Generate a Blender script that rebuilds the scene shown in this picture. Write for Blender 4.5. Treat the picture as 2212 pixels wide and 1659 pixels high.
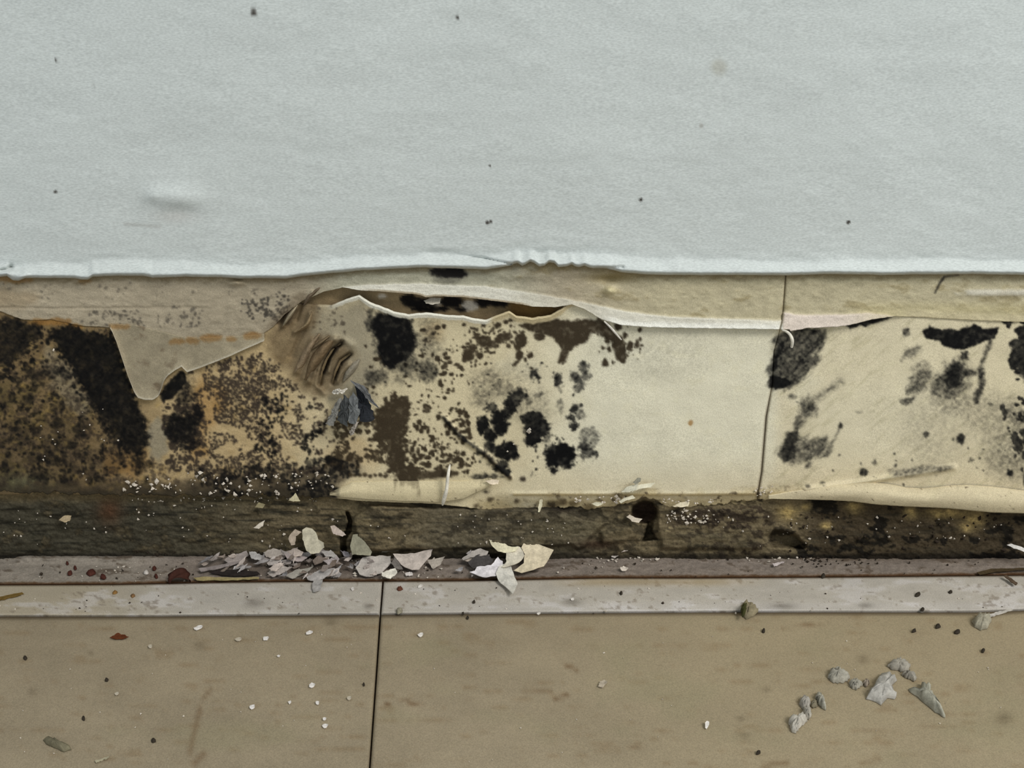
import bpy, bmesh, math, random
import numpy as np
from mathutils import Vector

# ------------------------------------------------------------------ camera
W, HPX = 2212, 1659
F = 2125.0                                  # focal length in pixels
TH = math.radians(24.0)                     # camera looks 24 degrees down
D = 0.43                                    # metres from the wall plane (y = 0)
H = D * math.tan(TH + math.atan((1203 - 829.5) / F))
sc = bpy.context.scene
for o in list(bpy.data.objects):
    bpy.data.objects.remove(o)
COL = sc.collection
cd = bpy.data.cameras.new('camera'); cam = bpy.data.objects.new('camera', cd); COL.objects.link(cam)
cam.location = (0, -D, H); cam.rotation_euler = (math.pi / 2 - TH, 0, 0)
cd.sensor_width = 36.0; cd.lens = 36.0 * F / W; cd.clip_start = 0.01; cd.clip_end = 50
sc.camera = cam

# ------------------------------------------------------------------ light
w = bpy.data.worlds.new('room_light'); sc.world = w; w.use_nodes = True
bg = w.node_tree.nodes['Background']
bg.inputs['Color'].default_value = (0.90, 0.97, 1.0, 1); bg.inputs['Strength'].default_value = 0.50
def area(name, loc, target, sx, sy, power, color):
    ld = bpy.data.lights.new(name, 'AREA'); ld.shape = 'RECTANGLE'; ld.size = sx; ld.size_y = sy
    ld.energy = power; ld.color = color
    o = bpy.data.objects.new(name, ld); COL.objects.link(o); o.location = loc
    o.rotation_euler = (Vector(target) - Vector(loc)).to_track_quat('-Z', 'Y').to_euler()
    return o
area('window_light', (1.10, -1.20, 1.85), (0, 0, 0.1), 0.7, 0.8, 36.0, (1.0, 0.985, 0.95))
sc.view_settings.view_transform = 'Standard'; sc.view_settings.look = 'None'
sc.view_settings.gamma = 1.0; sc.view_settings.use_curve_mapping = False
sc.view_settings.exposure = 0.08

# ------------------------------------------------------------------ pixel <-> world
ct, st = math.cos(TH), math.sin(TH)
def ray(px, py):
    a = (np.asarray(px, float) - W / 2) / F; b = (HPX / 2 - np.asarray(py, float)) / F
    return a, ct + b * st, -st + b * ct
def on_wall(px, py, d):                      # point on the vertical plane standing d in front of the wall
    x, y, z = ray(px, py); t = (D - np.asarray(d, float)) / y
    return np.stack([x * t, -D + y * t, H + z * t], -1)
def on_floor(px, py, h):
    x, y, z = ray(px, py); t = (np.asarray(h, float) - H) / z
    return np.stack([x * t, -D + y * t, H + z * t], -1)
def on_plane(px, py, p0, n):
    x, y, z = ray(px, py); o = np.array([0, -D, H])
    den = x * n[0] + y * n[1] + z * n[2]
    t = float(np.dot(np.asarray(p0) - o, n)) / den
    return np.stack([x * t, -D + y * t, H + z * t], -1)

# ------------------------------------------------------------------ numeric tools
def lin(c):
    c = np.asarray(c, float) / 255.0
    return np.where(c <= 0.04045, c / 12.92, ((c + 0.055) / 1.055) ** 2.4)
def sstep(a, b, x):
    t = np.clip((x - a) / (b - a), 0, 1); return t * t * (3 - 2 * t)
_rng = np.random.RandomState(7)
_tab = _rng.rand(256, 256)
def vnoise(x, y, seed=0):
    x = np.asarray(x, float) + seed * 17.31; y = np.asarray(y, float) + seed * 41.77
    xi = np.floor(x).astype(int); yi = np.floor(y).astype(int)
    fx = x - xi; fy = y - yi; fx = fx * fx * (3 - 2 * fx); fy = fy * fy * (3 - 2 * fy)
    a = _tab[xi & 255, yi & 255]; b = _tab[(xi + 1) & 255, yi & 255]
    c = _tab[xi & 255, (yi + 1) & 255]; d = _tab[(xi + 1) & 255, (yi + 1) & 255]
    return (a * (1 - fx) + b * fx) * (1 - fy) + (c * (1 - fx) + d * fx) * fy
def fbm(x, y, seed=0, oct=4):
    s = 0; a = 0.5; t = 0
    for i in range(oct):
        s = s + a * vnoise(x * 2 ** i, y * 2 ** i, seed + i * 3); t += a; a *= 0.55
    return s / t - 0.5
def curve(pts):
    p = np.array(pts, float); return lambda x: np.interp(x, p[:, 0], p[:, 1])

# stain canvas: surface stains of the damp strip in photograph pixels, 2 px cells
CX0, CX1, CY0, CY1, CS = -640, 2860, 530, 1240, 2
gx = np.arange(CX0, CX1 + 1, CS, dtype=float); gy = np.arange(CY0, CY1 + 1, CS, dtype=float)
GX, GY = np.meshgrid(gx, gy)
def layer(): return np.zeros_like(GX)
def window(x0, y0, x1, y1):
    i0 = max(0, int((x0 - CX0) // CS)); i1 = min(len(gx), int((x1 - CX0) // CS) + 2)
    j0 = max(0, int((y0 - CY0) // CS)); j1 = min(len(gy), int((y1 - CY0) // CS) + 2)
    return slice(j0, j1), slice(i0, i1)
def sdist(poly, X, Y):
    p = np.array(poly, float); n = len(p); d = np.full(X.shape, 1e9); ins = np.zeros(X.shape, bool)
    for i in range(n):
        ax, ay = p[i]; bx, by = p[(i + 1) % n]
        ex, ey = bx - ax, by - ay; L = ex * ex + ey * ey + 1e-9
        t = np.clip(((X - ax) * ex + (Y - ay) * ey) / L, 0, 1)
        d = np.minimum(d, (X - ax - t * ex) ** 2 + (Y - ay - t * ey) ** 2)
        c = (ay > Y) != (by > Y)
        ins ^= c & (X < ex * (Y - ay) / (ey if abs(ey) > 1e-9 else 1e-9) + ax)
    d = np.sqrt(d); return np.where(ins, -d, d)
def ldist(pts, X, Y):
    p = np.array(pts, float); d = np.full(X.shape, 1e9); par = np.zeros(X.shape); n = len(p) - 1
    for i in range(n):
        ax, ay = p[i]; ex, ey = p[i + 1] - p[i]; L = ex * ex + ey * ey + 1e-9
        t = np.clip(((X - ax) * ex + (Y - ay) * ey) / L, 0, 1)
        q = np.hypot(X - ax - t * ex, Y - ay - t * ey); m = q < d
        d = np.where(m, q, d); par = np.where(m, (i + t) / n, par)
    return d, par
def paint(L, poly, s=1.0, feather=5, rough=10, rs=16, seed=1, ani=None):
    p = np.array(poly, float); pad = feather + rough + 6
    sj, si = window(p[:, 0].min() - pad, p[:, 1].min() - pad, p[:, 0].max() + pad, p[:, 1].max() + pad)
    X, Y = GX[sj, si], GY[sj, si]
    d = sdist(poly, X, Y)
    if ani is None: nz = fbm(X / rs, Y / rs, seed)
    else:
        c, s_ = math.cos(ani[0]), math.sin(ani[0]); nz = fbm((X * c + Y * s_) / (rs * ani[1]), (-X * s_ + Y * c) / rs, seed)
    d = d + rough * 2 * nz
    L[sj, si] = np.maximum(L[sj, si], s * (1 - sstep(-feather, feather, d)))
def oval(cx, cy, rx, ry, n=18, rot=0):
    c, s = math.cos(rot), math.sin(rot)
    return [(cx + rx * math.cos(a) * c - ry * math.sin(a) * s, cy + rx * math.cos(a) * s + ry * math.sin(a) * c)
            for a in [2 * math.pi * k / n for k in range(n)]]
def spot(L, cx, cy, rx, ry=None, s=1.0, feather=4, rough=6, seed=1, rot=0, rs=9):
    paint(L, oval(cx, cy, rx, ry or rx, rot=rot), s, feather, rough, rs, seed)
def stroke(L, pts, wd, s=1.0, feather=2, rough=1.5, seed=4):
    p = np.array(pts, float); pad = wd + feather + 6
    sj, si = window(p[:, 0].min() - pad, p[:, 1].min() - pad, p[:, 0].max() + pad, p[:, 1].max() + pad)
    X, Y = GX[sj, si], GY[sj, si]; d, t = ldist(pts, X, Y)
    d = d + rough * 2 * fbm(X / 8, Y / 8, seed)
    L[sj, si] = np.maximum(L[sj, si], s * (1 - sstep(wd * .5 - feather, wd * .5 + feather, d)))
def dots(L, poly, n, r0, r1, s=1.0, thr=0.0, cs=30, seed=3, soft=1.6):
    rg = np.random.RandomState(seed); p = np.array(poly, float)
    x = rg.uniform(p[:, 0].min(), p[:, 0].max(), n); y = rg.uniform(p[:, 1].min(), p[:, 1].max(), n)
    ok = (sdist(poly, x, y) + 24 * fbm(x / 20, y / 20, seed) < 0) & (fbm(x / cs, y / cs, seed + 5) > thr)
    for cx, cy, u, v in zip(x[ok], y[ok], rg.rand(ok.sum()), rg.rand(ok.sum())):
        r = r0 + (r1 - r0) * u ** 2.2; e = 0.7 + 0.6 * v; a = r + 4
        sj, si = window(cx - a, cy - a, cx + a, cy + a)
        X, Y = GX[sj, si], GY[sj, si]
        d = np.hypot((X - cx) * e, (Y - cy) / e) + 2.4 * (vnoise(X / 4.5, Y / 4.5, seed) - .5)
        L[sj, si] = np.maximum(L[sj, si], s * (1 - sstep(r - soft, r + soft, d)))
def look(L, x, y):                           # bilinear read-back (L may carry channels)
    fx = np.clip((np.asarray(x) - CX0) / CS, 0, len(gx) - 1.001); fy = np.clip((np.asarray(y) - CY0) / CS, 0, len(gy) - 1.001)
    i = fx.astype(int); j = fy.astype(int); u = fx - i; v = fy - j
    if L.ndim == 3: u = u[..., None]; v = v[..., None]
    return (L[j, i] * (1 - u) + L[j, i + 1] * u) * (1 - v) + (L[j + 1, i] * (1 - u) + L[j + 1, i + 1] * u) * v
def mix(c, col, m):
    c = np.clip(c, 1e-4, 1) ** .4545; m = np.clip(m, 0, 1)[..., None]      # blend as the eye sees it
    return (c * (1 - m) + lin(col) ** .4545 * m) ** 2.2

# ------------------------------------------------------------------ materials
def nodes_of(m):
    m.use_nodes = True; nt = m.node_tree; return nt, nt.nodes['Principled BSDF']
def mat(name, color=None, attr=None, rough=0.85, spec=0.2, grain=0.10, gscale=900, mott=0.08, mscale=60, bump=0.25, bscale=700, bdist=0.0006, stretch=None):
    m = bpy.data.materials.new(name); nt, b = nodes_of(m); N = nt.nodes.new; L = nt.links.new
    tc = N('ShaderNodeTexCoord'); vec = tc.outputs['Object']
    if stretch:
        mp = N('ShaderNodeMapping'); mp.inputs['Scale'].default_value = stretch; L(vec, mp.inputs['Vector']); vec = mp.outputs['Vector']
    def noise(scale, det, v=vec):
        n = N('ShaderNodeTexNoise'); n.inputs['Scale'].default_value = scale; n.inputs['Detail'].default_value = det
        L(v, n.inputs['Vector']); return n
    if attr:
        a = N('ShaderNodeAttribute'); a.attribute_name = attr; src = a.outputs['Color']
    elif color == 'object':
        a = N('ShaderNodeObjectInfo'); src = a.outputs['Color']
    else:
        a = N('ShaderNodeRGB'); a.outputs[0].default_value = (*lin(color), 1); src = a.outputs[0]
    n1 = noise(gscale, 2); n2 = noise(mscale, 4)
    def scaled(n, amt):
        r = N('ShaderNodeMapRange'); r.inputs['From Min'].default_value = 0.25; r.inputs['From Max'].default_value = 0.75
        r.inputs['To Min'].default_value = 1 - amt; r.inputs['To Max'].default_value = 1 + amt; L(n.outputs['Fac'], r.inputs['Value']); return r
    r1, r2 = scaled(n1, grain), scaled(n2, mott)
    mu = N('ShaderNodeMath'); mu.operation = 'MULTIPLY'; L(r1.outputs[0], mu.inputs[0]); L(r2.outputs[0], mu.inputs[1])
    vm = N('ShaderNodeVectorMath'); vm.operation = 'SCALE'; L(src, vm.inputs[0]); L(mu.outputs[0], vm.inputs['Scale'])
    L(vm.outputs[0], b.inputs['Base Color'])
    b.inputs['Roughness'].default_value = rough; b.inputs['Specular IOR Level'].default_value = spec
    n3 = noise(bscale, 5)
    bp = N('ShaderNodeBump'); bp.inputs['Strength'].default_value = bump; bp.inputs['Distance'].default_value = bdist
    L(n3.outputs['Fac'], bp.inputs['Height']); L(bp.outputs[0], b.inputs['Normal'])
    return m
M_wall = mat('wall_paint', attr='col', rough=0.8, spec=0.1, grain=0.15, gscale=2000, mott=0.03, mscale=40, bump=0.35, bscale=260, bdist=0.0005, stretch=(0.35, 1, 1))
M_strip = mat('stained_paint', attr='col', rough=0.85, spec=0.06, grain=0.2, gscale=2000, mott=0.06, mscale=90, bump=0.25, bscale=700)
M_conc = mat('damp_concrete', attr='col', rough=0.9, spec=0.06, grain=0.28, gscale=1100, mott=0.14, mscale=120, bump=0.5, bscale=420, bdist=0.0012)
M_tile = mat('floor_tile_glaze', attr='col', rough=0.6, spec=0.2, grain=0.2, gscale=2000, mott=0.06, mscale=28, bump=0.12, bscale=300, bdist=0.0004)
M_mortar = mat('mortar', attr='col', rough=0.92, spec=0.08, grain=0.2, gscale=1300, mott=0.12, mscale=90, bump=0.5, bscale=420, bdist=0.001)
M_flake = mat('loose_flake', color='object', rough=0.85, spec=0.1, grain=0.16, gscale=1200, mott=0.30, mscale=260, bump=0.3, bscale=500)

# ------------------------------------------------------------------ mesh tools
def tag(o, label=None, cat=None, group=None, kind=None):
    for k, v in (('label', label), ('category', cat), ('group', group), ('kind', kind)):
        if v: o[k] = v
    return o
def raw_mesh(name, V, Fq, cols=None, smooth=True):
    V = np.asarray(V, np.float32).reshape(-1, 3); Fq = np.asarray(Fq, np.int32)
    me = bpy.data.meshes.new(name); k = Fq.shape[1]
    me.vertices.add(len(V)); me.vertices.foreach_set('co', V.ravel())
    me.loops.add(Fq.size); me.loops.foreach_set('vertex_index', Fq.ravel())
    me.polygons.add(len(Fq)); me.polygons.foreach_set('loop_start', np.arange(0, Fq.size, k, dtype=np.int32))
    me.polygons.foreach_set('loop_total', np.full(len(Fq), k, np.int32))
    me.polygons.foreach_set('use_smooth', np.full(len(Fq), smooth))
    if cols is not None:
        at = me.attributes.new('col', 'FLOAT_COLOR', 'POINT')
        c = np.ones((len(V), 4), np.float32); c[:, :3] = np.asarray(cols).reshape(-1, 3); at.data.foreach_set('color', c.ravel())
    me.update(calc_edges=True); me.validate(); return me
def obj(name, me, m, parent=None):
    o = bpy.data.objects.new(name, me); COL.objects.link(o)
    if m and not me.materials: me.materials.append(m)
    if parent: o.parent = parent
    return o
def sheet_mesh(name, P, C, thick, back=(0, 1, 0), rimcol=None):
    """front grid P (rows, cols, 3), rim turned back by thick: a sheet with real edges"""
    r, c = P.shape[:2]; idx = np.arange(r * c).reshape(r, c)
    q = np.stack([idx[:-1, :-1], idx[1:, :-1], idx[1:, 1:], idx[:-1, 1:]], -1).reshape(-1, 4)
    ring = np.concatenate([idx[0, :], idx[1:, -1], idx[-1, :-1][::-1], idx[1:-1, 0][::-1]])
    V = P.reshape(-1, 3); bk = V[ring] + np.asarray(back) * thick
    n0 = r * c; nr = len(ring); a = ring; b = np.roll(ring, -1)
    ai = n0 + np.arange(nr); bi = n0 + np.roll(np.arange(nr), -1)
    q2 = np.stack([a, b, bi, ai], -1)
    Cc = C.reshape(-1, 3); rc = Cc[ring] if rimcol is None else np.tile(lin(rimcol), (nr, 1))
    return raw_mesh(name, np.concatenate([V, bk]), np.concatenate([q, q2]), np.concatenate([Cc, rc]))

# ================================================================== WALL ABOVE
EDGE = curve([(-700,600),(-300,598),(0,598),(15,596),(28,606),(40,607),(55,600),(85,601),(160,601),(178,604),(190,604),(200,598),(250,596),(310,596),(330,600),(400,598),(480,599),(520,602),(560,601),(620,602),(650,597),(700,592),(770,585),(860,580),(920,578),(1000,581),(1050,582),(1085,577),(1105,573),(1110,570),(1118,568),(1128,574),(1134,572),(1145,565),(1155,569),(1165,576),(1176,574),(1186,567),(1198,568),(1206,577),(1225,575),(1235,571),(1243,576),(1252,577),(1262,574),(1275,579),(1310,580),(1340,588),(1400,593),(1450,594),(1700,595),(1800,592),(1900,594),(2000,593),(2100,592),(2212,594),(2900,596)])
def edge(x): return EDGE(x) + 2.2 * fbm(np.asarray(x) / 22, 0 * np.asarray(x), 11)
xs = np.arange(-780, 3000, 3.0)
vv = np.concatenate([np.linspace(0, 0.62, 70)[:-1], np.linspace(0.62, 1, 120)])
XX, VV = np.meshgrid(xs, vv); TOP = -330.0
YY = TOP + (edge(XX) - TOP) * VV
up = edge(XX) - YY                                            # pixels above the torn edge
LIPW = 34 + 26 * fbm(XX / 160, 0 * XX, 5)
dd = 0.0035 + 0.0048 * (1 - sstep(0, 1, up / LIPW)) + 0.0006 * fbm(XX / 170, YY / 90, 2) * 2
dd += 0.0011 * fbm(XX / 60, YY / 14, 8) * sstep(90, 10, up)
dd -= 0.0034 * (1 - sstep(0, 7, up))                          # lip rolls under
def bump2(cx, cy, sx, sy, h, rot=0):
    c, s = math.cos(rot), math.sin(rot); a = (XX - cx) * c + (YY - cy) * s; b = -(XX - cx) * s + (YY - cy) * c
    return h * np.exp(-(a / sx) ** 2 - (b / sy) ** 2)
dd += bump2(375, 428, 62, 26, .0024, .12) - bump2(395, 455, 34, 14, .0008) + bump2(330, 424, 16, 10, .0008)
dd += bump2(960, 546, 60, 7, -.0009) + bump2(1190, 545, 120, 9, -.0006)
q, t = ldist([(925,548),(1000,552),(1040,557),(1075,564),(1108,571)], XX, YY)
dd -= 0.0022 * np.exp(-(q / 2.6) ** 2) * sstep(0.1, .6, t)
q, t = ldist([(1290,581),(1320,578),(1345,577)], XX, YY); dd -= 0.002 * np.exp(-(q / 3) ** 2)
q, t = ldist([(2,584),(14,582),(24,577)], XX, YY); dd -= 0.004 * np.exp(-(q / 4) ** 2)
q, t = ldist([(5,592),(30,590),(52,598)], XX, YY); dd += 0.0025 * np.exp(-(q / 9) ** 2)
P = on_wall(XX, YY, dd)
C = np.tile(lin((201, 206, 203)), XX.shape + (1,))
C = C * (1 + 0.05 * fbm(XX / 240, YY / 200, 21)[..., None])
def wallspot(x, y, r, col=(60, 55, 50), s=.9):
    global C
    d = np.hypot(XX - x, (YY - y)) + 2 * fbm(XX / 5, YY / 5, 3); C = mix(C, col, s * (1 - sstep(r * .4, r * 1.25, d)))
for a in [(548,27,8),(988,38,4),(120,414,4),(205,190,3),(121,129,2.5),(151,74,2),(1058,358,2.5),(1053,481,5),(1060,479,4),(1384,432,4.5),(1386,430,3),(1832,481,4.5),(1834,479,3),(1786,38,3),(840,190,2)]:
    wallspot(*a)
wallspot(1553, 145, 20, (170, 168, 155), .55); wallspot(1515, 272, 6, (150, 148, 140), .5)
q, t = ldist([(270,484),(300,486),(345,490)], XX, YY); C = mix(C, (165,165,160), .5 * np.exp(-(q / 4) ** 2))
C = mix(C, (178,172,166), .35 * np.exp(-((XX - 380) / 45) ** 2 - ((YY - 468) / 14) ** 2))  # shaded lower side of the bulge, painted into the wall colour
C = mix(C, (150,140,118), .5 * (1 - sstep(0, 5, up + 3 * fbm(XX / 9, YY / 9, 4))))
wall = obj('wall_back', sheet_mesh('wall_back', P, C, 0.012), M_wall)
tag(wall, 'pale grey painted plaster wall ending in a torn lip above the damp strip', 'wall', kind='structure')

# ================================================================== STAINS OF THE STRIP
K, B, S, O, G, Dk, Wt = (layer() for _ in range(7))    # black, brown, fine specks, rust, grey wash, grime, pale
# --- left third
paint(K, [(-30,690),(20,690),(50,688),(90,705),(92,730),(70,742),(50,765),(20,790),(-30,800)], .80, 8, 16, 10, 3)
dots(K, [(95,710),(245,712),(320,960),(262,985),(150,830)], 900, 1.5, 6, .85, -.2, 24, 401)
paint(K, [(104,716),(120,712),(150,700),(185,716),(238,716),(250,735),(262,775),(276,815),(292,856),(300,880),(318,920),(322,955),(302,985),(268,965),(232,915),(205,885),(178,838),(152,795),(122,752)], .92, 6, 15, 9, 4)
paint(K, [(190,860),(300,880),(322,940),(300,990),(250,960)], .8, 12, 20, 9, 5)
dots(K, [(-60,690),(95,700),(70,800),(-60,860)], 420, 2, 7, .85, -.05, 20, 402)
dots(K, [(-60,760),(200,760),(300,1000),(250,1040),(-60,1040)], 1500, 1.5, 5, .7, .02, 18, 403)
paint(K, [(344,858),(352,838),(368,818),(394,800),(402,812),(404,830),(385,845),(372,862),(352,866)], .96, 3, 4, 9, 6)
spot(K, 400, 850, 22, 34, .55, 10, 16, 7); spot(K, 425, 895, 12, 24, .8, 5, 9, 8)
spot(K, 388, 925, 36, 34, .85, 8, 16, 9, rs=12); spot(K, 405, 955, 26, 18, .7, 8, 12, 10)
dots(K, [(-60,800),(110,760),(230,930),(330,990),(330,1040),(-60,1040)], 900, 3, 10, .6, .03, 22, 12, 3)
dots(S, [(-60,780),(150,770),(240,920),(330,985),(420,1040),(-60,1050)], 5200, 1.5, 4.5, .6, -.05, 20, 13)
dots(K, [(-640,680),(-60,690),(-60,1040),(-640,1050)], 500, 5, 26, .8, .02, 60, 14, 4)
dots(S, [(410,800),(560,745),(640,830),(720,900),(740,1020),(430,1040),(360,960)], 6200, 1.5, 4.0, .9, -.03, 24, 15)
dots(S, [(480,780),(560,760),(600,860),(560,960),(470,900)], 1300, 1.5, 4, .9, -.1, 20, 16)
dots(K, [(520,820),(700,880),(720,1000),(560,1020)], 900, 1.5, 5.5, .85, .04, 30, 17)
dots(S, [(350,860),(440,880),(460,1020),(360,1010)], 600, 2, 6, .9, -.1, 22, 18)
dots(S, [(520,625),(640,640),(600,700),(510,690)], 260, 1.5, 4, .75, -.05, 22, 19)
dots(S, [(150,670),(420,660),(440,705),(180,700)], 260, 1.5, 4, .45, .0, 25, 20)
dots(S, [(660,660),(800,650),(800,740),(690,740)], 160, 1.5, 5, .6, .0, 22, 22)
for a in [(438,880,26,70),(470,860,24,30),(270,1000,50,34),(430,960,24,30)]: spot(O, *a, .55, 18, 18, 3, rs=26)
for a in [(85,697,28,7),(130,695,26,8),(165,704,14,6),(258,705,22,6),(385,738,20,7),(415,735,18,8),(455,731,26,8),(500,733,12,5),(545,725,20,8)]: spot(O, *a, .8, 4, 5, 5, rs=12)
spot(O, 1492, 914, 5, 6, .9, 2, 2, 2)
spot(O, 20, 645, 60, 20, .18, 14, 12, 2, rs=30); spot(O, 30, 605, 40, 7, .6, 4, 6, 2); spot(O, 185, 607, 18, 5, .5, 4, 6, 2)
# --- lower grime of the left half and under the cream panels
paint(Dk, [(370,1048),(480,1022),(600,1012),(700,1005),(770,985),(780,1010),(740,1040),(715,1076),(400,1085)], .85, 14, 16, 20, 31)
paint(Dk, [(-640,1040),(200,1040),(380,1060),(400,1090),(-640,1090)], .75, 20, 20, 22, 32)
dots(K, [(420,1020),(780,985),(780,1030),(720,1075),(430,1070)], 1300, 2, 6, .75, -.02, 22, 33)
spot(Dk, 60, 960, 120, 60, .45, 40, 30, 34, rs=40); spot(Dk, 180, 1000, 100, 40, .4, 30, 30, 35, rs=40)
# --- middle: big black patch, brown colonies
paint(K, [(800,690),(812,672),(850,674),(886,692),(892,715),(906,740),(898,765),(872,782),(848,800),(832,795),(818,765),(806,725)], .98, 8, 12, 14, 41)
spot(K, 880, 790, 46, 26, .62, 18, 18, 42, rs=14); spot(K, 925, 800, 22, 22, .7, 10, 14, 43); spot(K, 925, 745, 26, 50, .35, 20, 16, 44)
spot(K, 800, 690, 10, 26, .6, 5, 9, 45); spot(K, 812, 815, 28, 18, .6, 8, 12, 46)
dots(B, [(790,740),(1000,690),(1020,800),(1010,1000),(960,1030),(830,1030),(780,860)], 560, 1.6, 6.5, .95, -.02, 28, 47)
dots(B, [(820,850),(1000,850),(1030,960),(1020,1030),(850,1030)], 620, 1.6, 7, .95, .0, 30, 48)
dots(B, [(900,690),(1040,700),(1010,800),(930,790)], 170, 1.8, 7, .9, .03, 26, 49)
paint(B, [(832,866),(852,850),(880,856),(890,900),(868,952),(880,1002),(925,1022),(900,1044),(855,1040),(836,1010),(830,962),(800,950),(812,925),(808,896)], .95, 4, 15, 9, 50)
dots(B, [(715,900),(835,880),(840,1000),(730,990)], 620, 1.8, 6, .92, -.06, 22, 51)
spot(O, 760, 985, 60, 36, .28, 26, 20, 3, rs=26); spot(O, 935, 715, 24, 22, .25, 14, 10, 3)
spot(G, 820, 700, 60, 40, .25, 30, 20, 5, rs=30)
dots(B, [(700,985),(775,985),(775,1010),(700,1010)], 120, 3, 9, .95, -.1, 26, 52)
for x in range(756, 842, 11): spot(B, x, 1026 + (x % 3), 5, 4, .85, 2, 3, x)
paint(B, [(890,1018),(960,1014),(1000,1022),(960,1034),(900,1036)], .9, 4, 6, 10, 53)
stroke(K, [(958,902),(985,935),(1020,962),(1045,980)], 8, .72, 3, 2.5, 54); stroke(B, [(1045,980),(1075,1008),(1102,1032)], 8, .95, 3, 2, 55)
paint(K, [(1010,1030),(1050,1022),(1100,1030),(1040,1038)], .7, 4, 5, 10, 56)
# top brown band of the middle panel
paint(B, [(1122,702),(1160,694),(1200,690),(1240,692),(1292,688),(1312,700),(1330,716),(1352,742),(1356,765),(1348,789),(1330,772),(1322,742),(1296,726),(1284,716),(1262,742),(1230,758),(1224,782),(1206,786),(1212,752),(1190,728),(1150,716)], .96, 3.5, 7, 10, 60)
for a in [(1045,736,17,13),(1060,742,10,9),(1090,727,17,10),(1078,735,12,8),(1125,734,14,16),(1118,750,9,8),(1128,742,11,10),(1165,726,14,9),(1098,748,6,5),(1072,748,8,6),(1140,704,10,7),(1122,767,8,12),(1145,768,7,6),(1112,788,4,4),(1150,796,4,3),(1075,702,7,6),(1092,696,6,5),(1105,692,8,4),(1022,750,10,7),(1010,766,12,14),(1035,768,8,8),(1382,712,4,7),(1360,748,8,10),(1376,742,6,9),(1308,783,7,9),(1312,737,5,5),(1302,752,4,5),(1315,755,4,6),(1335,705,8,10),(1350,725,6,8)]:
    spot(B, *a, .95, 2.5, 4.5, int(a[0]), rs=7)
dots(B, [(1000,690),(1130,690),(1140,780),(1000,800)], 230, 1.6, 5, .9, -.02, 26, 61)
dots(B, [(1290,715),(1385,705),(1390,780),(1300,790)], 90, 1.5, 4, .85, -.02, 26, 62)
# blue-black colonies
for a in [(1155,808,10,11,.8),(1165,817,6,6,.8),(1204,818,11,13,.85),(1208,838,6,8,.5),(1243,815,9,13,.8),(1262,795,9,14,.75),(1265,812,10,10,.6),(1250,832,14,16,.6),(1240,882,9,7,.85),(1233,905,7,11,.85),(1240,920,8,8,.9),(1255,896,10,12,.45),(1262,930,4,5,.5),(1210,880,7,14,.35),(1165,855,10,8,.5),
          (1120,853,20,14,.85),(1108,872,20,18,.95),(1095,890,14,14,.9),(1078,902,18,18,.97),(1060,880,14,10,.7),(1042,920,17,20,.97),(1058,940,16,16,.97),(1082,922,18,18,.97),(1140,868,10,14,.55),(1150,905,26,16,.9),(1160,925,28,24,.93),(1150,950,18,18,.97),(1180,935,10,20,.5),(1095,975,27,22,.97),(1060,965,14,12,.9),(1038,978,10,8,.85),(1082,1008,16,14,.93),(1096,1022,9,8,.9),(1058,995,9,8,.7),
          (1212,983,32,28,.99),(1192,998,14,12,.97),(1196,1016,6,9,.9),(1225,1003,12,8,.9),(1272,945,20,22,.42),(1264,968,16,14,.75),(1278,978,12,10,.75),(1262,985,8,8,.7),(1150,1022,3,3,.6),(1185,958,3,3,.6)]:
    spot(K, a[0], a[1], a[2], a[3], a[4], 4.5, 10, int(a[0] + a[1]) % 90, rs=8)
spot(K, 1058, 830, 38, 34, .3, 20, 18, 71, rs=14); spot(K, 1085, 838, 22, 16, .35, 10, 12, 72); spot(K, 1040, 860, 26, 20, .3, 12, 12, 73)
spot(K, 1140, 880, 40, 40, .22, 20, 20, 75, rs=16); spot(K, 1110, 810, 60, 26, .10, 20, 12, 76)
dots(K, [(1020,780),(1290,780),(1290,1000),(1200,1030),(1020,1030)], 150, 1.5, 4.5, .75, .0, 30, 74)
# --- right panel
paint(K, [(1674,735),(1690,716),(1732,708),(1772,712),(1782,730),(1768,760),(1756,790),(1735,815),(1708,832),(1682,838),(1660,834),(1664,780)], .74, 8, 16, 10, 80, ani=(-.85, 3.2))
stroke(K, [(1690,745),(1676,775),(1672,800)], 16, .95, 6, 4, 180); stroke(K, [(1712,800),(1740,770),(1766,740)], 12, .9, 6, 5, 181); stroke(K, [(1722,716),(1750,712),(1772,722)], 9, .85, 5, 4, 182)
paint(K, [(1660,810),(1700,812),(1715,830),(1690,840),(1660,838)], .97, 4, 5, 10, 81)
spot(K, 1710, 857, 9, 6, .5, 5, 5, 82); spot(K, 1750, 880, 12, 10, .75, 6, 6, 83); spot(K, 1745, 880, 20, 22, .6, 8, 10, 84, rot=.5)
paint(K, [(1722,900),(1745,905),(1735,925),(1722,940),(1740,948),(1775,942),(1792,952),(1788,985),(1752,992),(1746,1006),(1734,995),(1695,998),(1680,982),(1690,958),(1712,930)], .55, 9, 14, 10, 85, ani=(-.8, 2.4))
paint(K, [(1700,935),(1725,930),(1722,965),(1720,994),(1695,998),(1680,982)], .85, 6, 6, 14, 86)
stroke(K, [(1757,865),(1785,845),(1815,825)], 14, .3, 8, 4, 87); stroke(K, [(1815,922),(1805,945),(1788,968)], 6, .4, 4, 2, 88); spot(K, 1815, 919, 5, 8, .8, 3, 3, 89)
paint(K, [(1992,716),(2008,704),(2030,712),(2070,711),(2104,700),(2122,708),(2157,708),(2150,730),(2140,734),(2112,744),(2080,756),(2050,752),(2032,740),(2002,734)], .97, 3, 5, 9, 90)
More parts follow.
